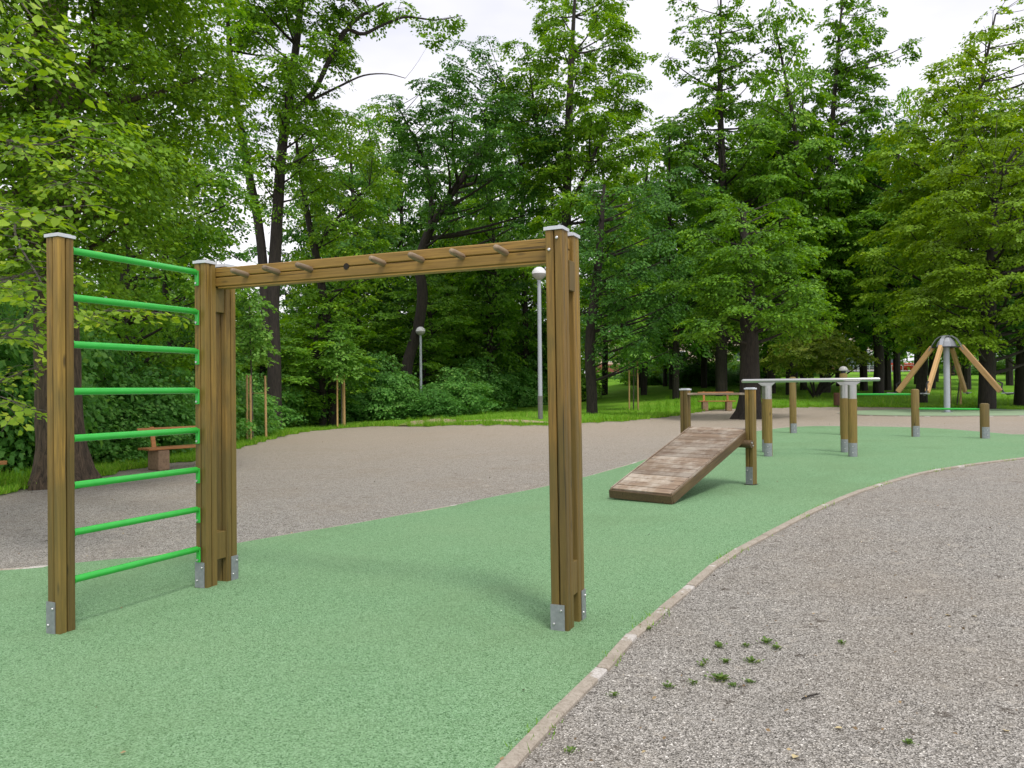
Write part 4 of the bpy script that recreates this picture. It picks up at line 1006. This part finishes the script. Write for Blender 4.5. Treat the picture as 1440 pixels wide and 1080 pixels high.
SP = [(-60,664,1.2,1.1),(-10,660,1.0,1.1),(30,656,1.0,1.0),(150,648,.9,1.0),(180,640,1.3,1.3),(225,632,1.2,1.0),(262,625,1.2,1.2),(300,618,1.3,1.0),(330,612,1.3,1.1),(372,603,1.4,1.1),(405,600,1.5,1.1),(440,598,1.4,1.0),
      (468,593,1.3,1.1),(505,592,1.5,1.25),(535,590,1.6,1.35),(565,586,1.0,1.1),(530,582,1.6,1.4),(612,584,1.0,1.0),(640,584,1.5,1.05),(672,579,1.7,1.15),(705,574,1.8,1.15),(738,569,1.8,1.1),(775,565,1.8,1.2),(805,562,1.6,1.2),(548,590.5,1.3,1.15),(610,588.5,1.1,.85),(585,587,.9,.8),
      (590,580,1.5,1.6),(485,584,1.6,1.9),(420,590,1.6,1.8),(345,598,1.6,2.0),(640,574,1.8,1.9),(700,570,1.8,2.1),(760,566,1.8,2.1),(250,616,1.5,2.0),(160,630,1.4,1.9),(60,650,1.4,2.0),(-30,664,1.4,2.0)]
SL = [(-999, 140, 'leafy dark shrub behind the old linden trunk at the left'), (140, 335, 'dense shrub behind the bench, seen between and beside the green rungs'), (335, 470, 'low shrub behind the triple stakes right of the double post'), (470, 620, 'broad shrub under the beam between the close stakes and the sandy path'), (620, 9999, 'spreading shrub on the grassy bank left of the tall lamp and post')]
for (px, py, s, hz) in SP:
    q = gp(px, min(py, 590) if False else py); q_y = min(q.y, 52.0)
    X = q.x * q_y / q.y
    lb_ = [l for a_, b_, l in SL if a_ <= px < b_][0]
    place(sh, rr.randrange(3), us, X, q_y, (s, s * hz * .82), rr.uniform(0, 6.28), lb_, group='shrubs: ' + lb_)
for k_ in range(22):
    px = 900 + k_ * 17 + rr.uniform(-6, 6) if k_ < 15 else 1240 + (k_ - 15) * 40 + rr.uniform(-10, 10)
    Yv = rr.uniform(60, 74) if px < 1075 else rr.uniform(88, 98)
    if 1190 < px < 1300: continue
    X = (px - 720) / F_PX * Yv; s_ = rr.uniform(1.3, 1.7)
    place(sh, rr.randrange(3), us, X, Yv, (s_, s_ * rr.uniform(.55, 1.15)), rr.uniform(0, 6.28), 'low bush on the far side of the lawn', group='low bushes beyond the far lawn')
# far-off wood closing the view: one uncountable mass
def mass(name, x0, x1, Y0, Y1, h, n, leaf, mat, tint, label, zf=None):
    rg = np.random.default_rng(9); S = n // 20
    X = rg.uniform(x0, x1, S); Yv = rg.uniform(Y0, Y1, S)
    hh_ = h * (.75 + .25 * np.sin(X * .23) * np.cos(X * .07 + 1) + .12 * np.sin(X * .8))
    Z = g(X, Yv) + rg.random(S) ** .9 * hh_
    D = norm(np.stack([rg.normal(0, 1, S), rg.normal(-.5, 1, S), rg.normal(0, .3, S)], -1))
    P, Nn, Dr, sz, ti = sprays(np.stack([X, Yv, Z], -1), D, rg.uniform(1.2, 2.2, S), 20, leaf, .6, .2, tint, .17, rg)
    o = link(name, leaf_mesh(name, P, Nn, Dr, sz, ti, LEAF[mat], 'quad')); tag(o, label, 'woodland', kind='stuff'); return o
mass('distant_wood', -110, 16, 84, 98, 12.0, 60000, .42, 'wood', .35, 'far-off wall of woodland closing the view beyond the gravel')
mass('distant_wood', 10, 150, 128, 140, 12.0, 40000, .5, 'wood', .45, 'far-off row of treetops behind the street on the right')

# ------------------------------------------------------------------ street beyond the lawn
rd = gp(1230, 531)
yd = 118.0
def bx_obj(name, mat, parent, c, d, ch=0): return MB().box(c, d, ch=ch).build(name, mat, parent)
zr = gz(50, yd)
X0, X1 = 15, 140
xx = np.linspace(X0, X1, 60)[None, :] * np.ones((8, 1)); yy_ = np.linspace(yd - 8, yd + 6, 8)[:, None] * np.ones((1, 60))
sheet('road', xx, yy_, g(xx, yy_) + .12, MT['asphalt'])['kind'] = 'structure'
bd = empty('apartment_building', (36, 126, gz(36, 124)), 0, 'long pale building with a red-brown plinth beyond the car', 'building')
wallm = plain('cream_render', (.62, .50, .38), .85, var=.05, scale=1); plm = plain('red_plinth', (.22, .085, .05), .85, var=.1, scale=2)
bx_obj('wall', wallm, bd, (0, 4, 5.2), (44, 8, 7.6)); bx_obj('plinth', plm, bd, (0, 3.95, .7), (44.2, 8.1, 1.4))
bx_obj('roof', plain('roof_tiles', (.17, .07, .045), .85), bd, (0, 4, 9.25), (45, 9, .5))
gl_ = plain('window_glass', (.06, .08, .10), .12, 0, .1); wf = MT['white']
wme = MB().box((0, 0, 0), (1.3, .06, 1.6)).mesh('window', wf); gme = MB().box((0, -.035, 0), (1.1, .02, 1.4)).mesh('pane', gl_)
for lv in (2.6, 5.8):
    for k in range(15):
        o = link('window', wme, bd, (-20.3 + k * 2.9, -.035, lv)); link('pane', gme, o, (0, 0, 0))
def car(loc, rz, col, label):
    c = empty('parked_car', loc, rz, label, 'car')
    pm = plain('car_paint', col, .25, 0, .02, 2, 0)
    body = [(-2.1,.25),(-2.12,.62),(-2.0,.85),(-1.25,.95),(1.35,.98),(2.0,.82),(2.12,.55),(2.1,.25)]
    cabin = [(-1.30,.94),(-.62,1.40),(.65,1.44),(1.45,.97)]
    mrot = Matrix(((1,0,0),(0,0,1),(0,1,0)))
    MB().prism(body, -.85, .85, mrot).build('body', pm, c)
    MB().prism(cabin, -.70, .70, mrot).build('cabin', pm, c)
    for s in (-1, 1):
        MB().prism([(-1.12,.98),(-.56,1.33),(.56,1.36),(1.18,.99)], .705 * s, .715 * s, mrot).build('side_window', gl_, c)
        for x in (-1.3, 1.3):
            wh = MB().tube([(x, s * .70, .32), (x, s * .88, .32)], .32, 16).build('wheel', MT['dark'], c); MB().tube([(x, s * .885, .32), (x, s * .895, .32)], .19, 12).build('rim', MT['galv'], wh)
        MB().box((-2.08, s * .6, .68), (.08, .3, .14)).build('headlight', MT['white'], c)
for (px, col, lb_) in ((947, (.75, .75, .75), 'white car parked before the pale building, left of the far trunks'), (1068, (.05, .09, .16), 'dark car half hidden behind the thick trunk'), (1032, (.60, .62, .64), 'silver car glimpsed between the far trunks')):
    yv = 113.5; X = (px - 720) / F_PX * yv; car((X, yv, gz(X, yv) + .12), R_(3), col, lb_)
# bus shelter
X = (1222 - 720) / F_PX * 112; z = gz(X, 112) + .12
bs = empty('bus_shelter', (X, 112, z), 0, 'glass bus shelter with a pale flat roof beyond the lawn', 'bus shelter')
bx_obj('roof', MT['white'], bs, (0, 0, 2.5), (6.4, 1.9, .22))
for k in range(5): bx_obj('post', MT['dark'], bs, (-2.9 + k * 1.45, .8, 1.2), (.09, .09, 2.4))
bg_ = plain('shelter_glass', (.22, .28, .28), .12, 0, .1)
for k in range(4): bx_obj('glass_panel', bg_, bs, (-2.17 + k * 1.45, .8, 1.25), (1.3, .03, 2.0))
bx_obj('seat', MT['galv'], bs, (0, .4, .5), (4, .4, .06))
X = (1265 - 720) / F_PX * 110; z = gz(X, 110)
kf = empty('kiosk', (X + 2, 122, gz(X, 122)), 0, 'low dark glass kiosk right of the bus shelter', 'kiosk')
bx_obj('wall', plain('kiosk_wall', (.42, .38, .33), .8), kf, (0, 0, 1.4), (7, 3, 2.8)); bx_obj('window', gl_, kf, (0, -1.52, 1.5), (5.6, .05, 1.5)); bx_obj('roof', MT['white'], kf, (0, 0, 2.9), (7.4, 3.4, .2))
# railing along the pavement, flowers
rl_ = empty('street_railing', (X - 4, 106, gz(X - 4, 106)), 0, 'thin pale railing along the pavement beyond the lawn', 'railing')
for k in range(24): bx_obj('post', MT['greypole'], rl_, (-14 + k * 1.5, 0, .5), (.06, .06, 1.0))
bx_obj('rail', MT['greypole'], rl_, (3.2, 0, .98), (34.6, .05, .06))
rg = np.random.default_rng(4); n = 2600
Pf = np.stack([rg.uniform(X - 2.2, X + 2.2, n), rg.uniform(107.5, 108.6, n), np.zeros(n)], -1); Pf[:, 2] = g(Pf[:, 0], Pf[:, 1]) + rg.uniform(.3, 1.2, n)
fm = leafmat('orange_blossom', (.35, .05, .02), (.62, .13, .06), .2)
o = link('flower_bed', leaf_mesh('flower_bed', Pf, norm(rg.normal(0, 1, (n, 3))), norm(rg.normal(0, 1, (n, 3))), rg.uniform(.12, .22, n), rg.random(n), fm)); tag(o, 'orange-red flowering bed at the far pavement', 'flowers', kind='stuff')
# round sign, white post and barriers
X = (1223 - 720) / F_PX * 104; s = empty('road_sign', (X, 104, gz(X, 104)), 0, 'round grey back of a road sign above the bus shelter roof', 'road sign')
MB().tube([(0, 0, 0), (0, 0, 3.6)], .04, 8).build('pole', MT['greypole'], s); MB().tube([(0, -.05, 3.9), (0, -.02, 3.9)], .38, 20).build('disc', MT['galv'], s)
X = (1289 - 720) / F_PX * 70; s = empty('bollard', (X, 70, gz(X, 70)), 0, 'white square post left of the spinner arm, far lawn', 'post')
bx_obj('post', MT['white'], s, (0, 0, .85), (.3, .3, 1.7)); bx_obj('band', MT['greypole'], s, (0, 0, 1.55), (.31, .31, .1))
for px, lb_ in ((1401, 'white trestle-like barrier nearer the spinner, far right'), (1429, 'white trestle-like barrier nearest the right frame edge')):
    X = (px - 720) / F_PX * 92; s = empty('barrier', (X, 92, gz(X, 92)), 0, lb_, 'barrier')
    bx_obj('board', MT['white'], s, (0, 0, 1.65), (1.7, .3, .16)); bx_obj('leg', MT['white'], s, (-.55, 0, .78), (.14, .14, 1.56)); bx_obj('leg', MT['white'], s, (.55, 0, .78), (.14, .14, 1.56))

# ------------------------------------------------------------------ grass blades, weeds, pebbles, litter
def blades(name, P, h, wd, mat, label, tint=.45, parent=None, lean=.35, seed=1):
    rg = np.random.default_rng(seed); n = len(P); a = rg.uniform(0, 2 * np.pi, n); W = np.stack([np.cos(a), np.sin(a), np.zeros(n)], -1) * wd * .5
    tip = rg.normal(0, lean, (n, 3)) * h[:, None]; tip[:, 2] = h
    V = np.stack([P - W, P + W, P + tip], 1).reshape(-1, 3); ti = np.repeat(np.clip(tint + rg.normal(0, .2, n), 0, 1), 3)
    o = link(name, np_mesh(name, V, np.arange(3 * n).reshape(n, 3), mat, tint=ti), parent); o['kind'] = 'stuff'
    if label: tag(o, label, 'grass')
    return o
rg = np.random.default_rng(8)
n = 150000
u = rg.random(n) * 499; i0 = u.astype(int); fr_ = (u - i0)[:, None]; bp = LBs[i0] * (1 - fr_) + LBs[np.minimum(i0 + 1, 499)] * fr_
mlt = 1 + rg.random(n)[:, None] ** 1.7 * .55; mlt[: n // 4] = 1 + rg.normal(0, .006, (n // 4, 1))
bp = bp * mlt; keep = (bp[:, 1] < 62) & (bp[:, 1] > 3); bp = bp[keep]
Pb = np.column_stack([bp, g(bp[:, 0], bp[:, 1]) + .02])
hb_ = rg.uniform(.04, .13, len(Pb)) * (1 + .8 * (np.sin(Pb[:, 0] * 1.3) * np.cos(Pb[:, 1] * .9) > .3))
blades('grass', Pb, hb_, .022, MT['blade'], 'uneven short grass fringing the gravel and covering the near lawn', .5)
# edge weeds along the kerb (uncountable tiny tufts)
k = rg.integers(0, NS, 2600); off_ = rg.choice([-1, 1], 2600) * .0 + np.where(rg.random(2600) < .5, .078, -.004)
gate = (np.sin(k * .55) + np.sin(k * .23 + 1) > .4)
Pk = KRs[k] + nrm[k] * (off_ + rg.normal(0, .006, 2600))[:, None] + rg.normal(0, .02, (2600, 2)); Pk = Pk[gate]
blades('kerb_weeds', np.column_stack([Pk, g(Pk[:, 0], Pk[:, 1]) + .008]), rg.uniform(.01, .045, len(Pk)), .007, MT['blade'], 'tiny weeds sprouting along the pale concrete edging', .45)
# separate weed tufts in the right gravel
wd_px = [(1013,960,1.5),(1057,936,1.0),(1020,933,.7),(987,938,.6),(1010,912,1.0),(1049,910,.6),(940,968,.8),(975,963,.6),(1093,915,.9),(1078,908,1.0),(1278,1051,.6),(802,1061,.6),(1030,968,.6),(1054,965,.6),(991,936,.5),(1184,908,.6),(863,985,.6),(912,887,.5)]
MT['weed'] = leafmat('weed_leaf', (.06, .12, .025), (.17, .28, .06), .3, (.34, .36, .12))
for j, (px, py, s) in enumerate(wd_px):
    q = gp(px, py); m = int(40 * s) + 10; a = rg.uniform(0, 6.28, m); rad_ = np.abs(rg.normal(0, .020 * s, m)); P = np.stack([np.cos(a) * rad_, np.sin(a) * rad_, rg.uniform(.001, .016, m)], -1)
    Nn = norm(np.stack([-np.cos(a) * .8, -np.sin(a) * .8, np.ones(m)], -1)); Dr = np.stack([np.cos(a), np.sin(a), rg.uniform(.3, 1.8, m)], -1)
    me = leaf_mesh('weed_tuft', P, Nn, Dr, rg.uniform(.009, .022, m) * (s ** .5), np.clip(rg.normal(.4, .25, m), 0, 1), MT['weed'], 'full')
    o = link('weed_tuft', me, None, q); tag(o, 'small green weed tuft sprouting from the gravel right of the kerb', 'weed', 'weed tufts in the right-hand gravel')
    if j == 0: o['label'] = 'largest green weed tuft in the gravel right of the kerb'
    if j == 10: o['label'] = 'lone weed tuft near the bottom right of the gravel'
    if j == 11: o['label'] = 'weed tuft beside the kerb at the bottom of the photo'
# pebbles
def pebbles(n, x0, x1, y0, y1, smin, smax, seed, label):
    rg = np.random.default_rng(seed)
    Y = y0 + (y1 - y0) * rg.random(n) ** 1.5; X = rg.uniform(x0, x1, n) * np.maximum(Y, 2) / 6
    kx = np.interp(Y, KRs[:, 1], KRs[:, 0]); ok = X > kx + .12; X, Y = X[ok], Y[ok]; n = len(X)
    s = rg.uniform(smin, smax, n) * rg.choice([1, 1, 1, 1.5], n); b = np.array([[1,0,0],[0,1,0],[-1,0,0],[0,-1,0],[0,0,1]], float)
    a = rg.uniform(0, 6.28, n); ca, sa = np.cos(a), np.sin(a); el = rg.uniform(.6, 1.0, n)
    V = np.zeros((n, 5, 3)); jj = rg.uniform(.75, 1.25, (n, 5))
    for k in range(5):
        vx, vy = b[k, 0], b[k, 1] * el; V[:, k, 0] = (vx * ca - vy * sa) * jj[:, k]; V[:, k, 1] = (vx * sa + vy * ca) * jj[:, k]; V[:, k, 2] = b[k, 2] * .55 - .1
    V *= s[:, None, None] * .5; V += np.stack([X, Y, g(X, Y)], -1)[:, None]
    F = np.array([[0,1,4],[1,2,4],[2,3,4],[3,0,4]]); Q = (np.arange(n)[:, None, None] * 5 + F[None]).reshape(-1, 3)
    m, t, bb = newmat('pebble'); at = nn(t, 'ShaderNodeAttribute', attribute_name='tint')
    t.links.new(ramp(t, at.outputs['Fac'], [(0, (.05, .045, .038)), (.35, (.23, .21, .18)), (.8, (.50, .47, .41)), (1, (.80, .77, .70))]), bb.inputs['Base Color']); bb.inputs['Roughness'].default_value = .9
    o = link('pebbles', np_mesh('pebbles', V.reshape(-1, 3), Q, m, tint=np.repeat(rg.random(n), 5))); tag(o, label, 'gravel', kind='stuff')
pebbles(110000, 0.2, 8.5, 1.6, 9, .005, .012, 3, 'loose grey and pale limestone chippings right of the kerb')
def pebbles_left(n, seed):
    rg = np.random.default_rng(seed); Y = 5.5 + 10 * rg.random(n) ** 1.3; X = rg.uniform(-.75, .12, n) * Y
    o_ = np.interp(X, KLs[:, 0], KLs[:, 1]); ok = Y > o_ + .1; return X[ok], Y[ok]
rg = np.random.default_rng(31); n = 1500
Y = 2.2 + 22 * rg.random(n) ** 1.3; X = rg.uniform(-.72, .72, n) * Y
kx_ = np.interp(Y, KRs[:, 1], KRs[:, 0]); onrub = (X < kx_) & (Y < np.interp(X, KLs[:, 0], KLs[:, 1])); keep = ~onrub | (rg.random(n) < .07)
X, Y = X[keep], Y[keep]; n = len(X)
P_ = np.stack([X, Y, g(X, Y) + .020], -1)
o = link('leaf_litter', leaf_mesh('leaf_litter', P_, norm(rg.normal(0, .3, (n, 3)) + np.array([0, 0, 1.0])), rg.normal(0, 1, (n, 3)), rg.uniform(.008, .03, n), rg.random(n), leafmat('litter', (.05, .035, .02), (.26, .17, .08), .05, (.50, .40, .22))))
tag(o, 'small dry leaf scraps and bark crumbs scattered over the gravel', 'litter', kind='stuff')
# twig, bits of bark and fallen leaves
for (px, py, dx, dy, lb_) in ((870, 800, 0, 0, None),):
    pass
q = gp(1140, 985)
MB().tube([(-.05, -.02, .008), (-.01, 0, .012), (.03, .022, .010), (.055, .02, .014)], [.003, .0045, .004, .002], 6).build('twig', MT['bark'], None, q).update_tag()
tw = [o for o in COL.objects if o.name == 'twig'][0]; tag(tw, 'short dark crooked twig lying on the gravel', 'twig')
fl = leafmat('fallen_leaf', (.38, .27, .12), (.58, .48, .26), .1)
for j, (px, py, lb_) in enumerate([(1330, 868, 'pale fallen leaf farther up the right gravel'), (1415, 1034, 'pale fallen leaf near the lower right corner'), (1373, 870, 'small pale leaf near the right frame edge'), (1185, 1033, 'pale leaf scrap lower in the right gravel'), (1120, 1072, 'leaf scrap at the bottom edge of the gravel')]):
    q = gp(px, py); me = leaf_mesh('fallen_leaf', np.zeros((1, 3)), np.array([[.1, .1, 1.0]]), np.array([[math.cos(j), math.sin(j), 0]]), np.array([.035]), np.array([.4 + .1 * j]), fl, 'full')
    tag(link('fallen_leaf', me, None, q + Vector((0, 0, .008))), lb_, 'leaf')

for o in COL.objects:
    if '_n' in o: del o['_n']
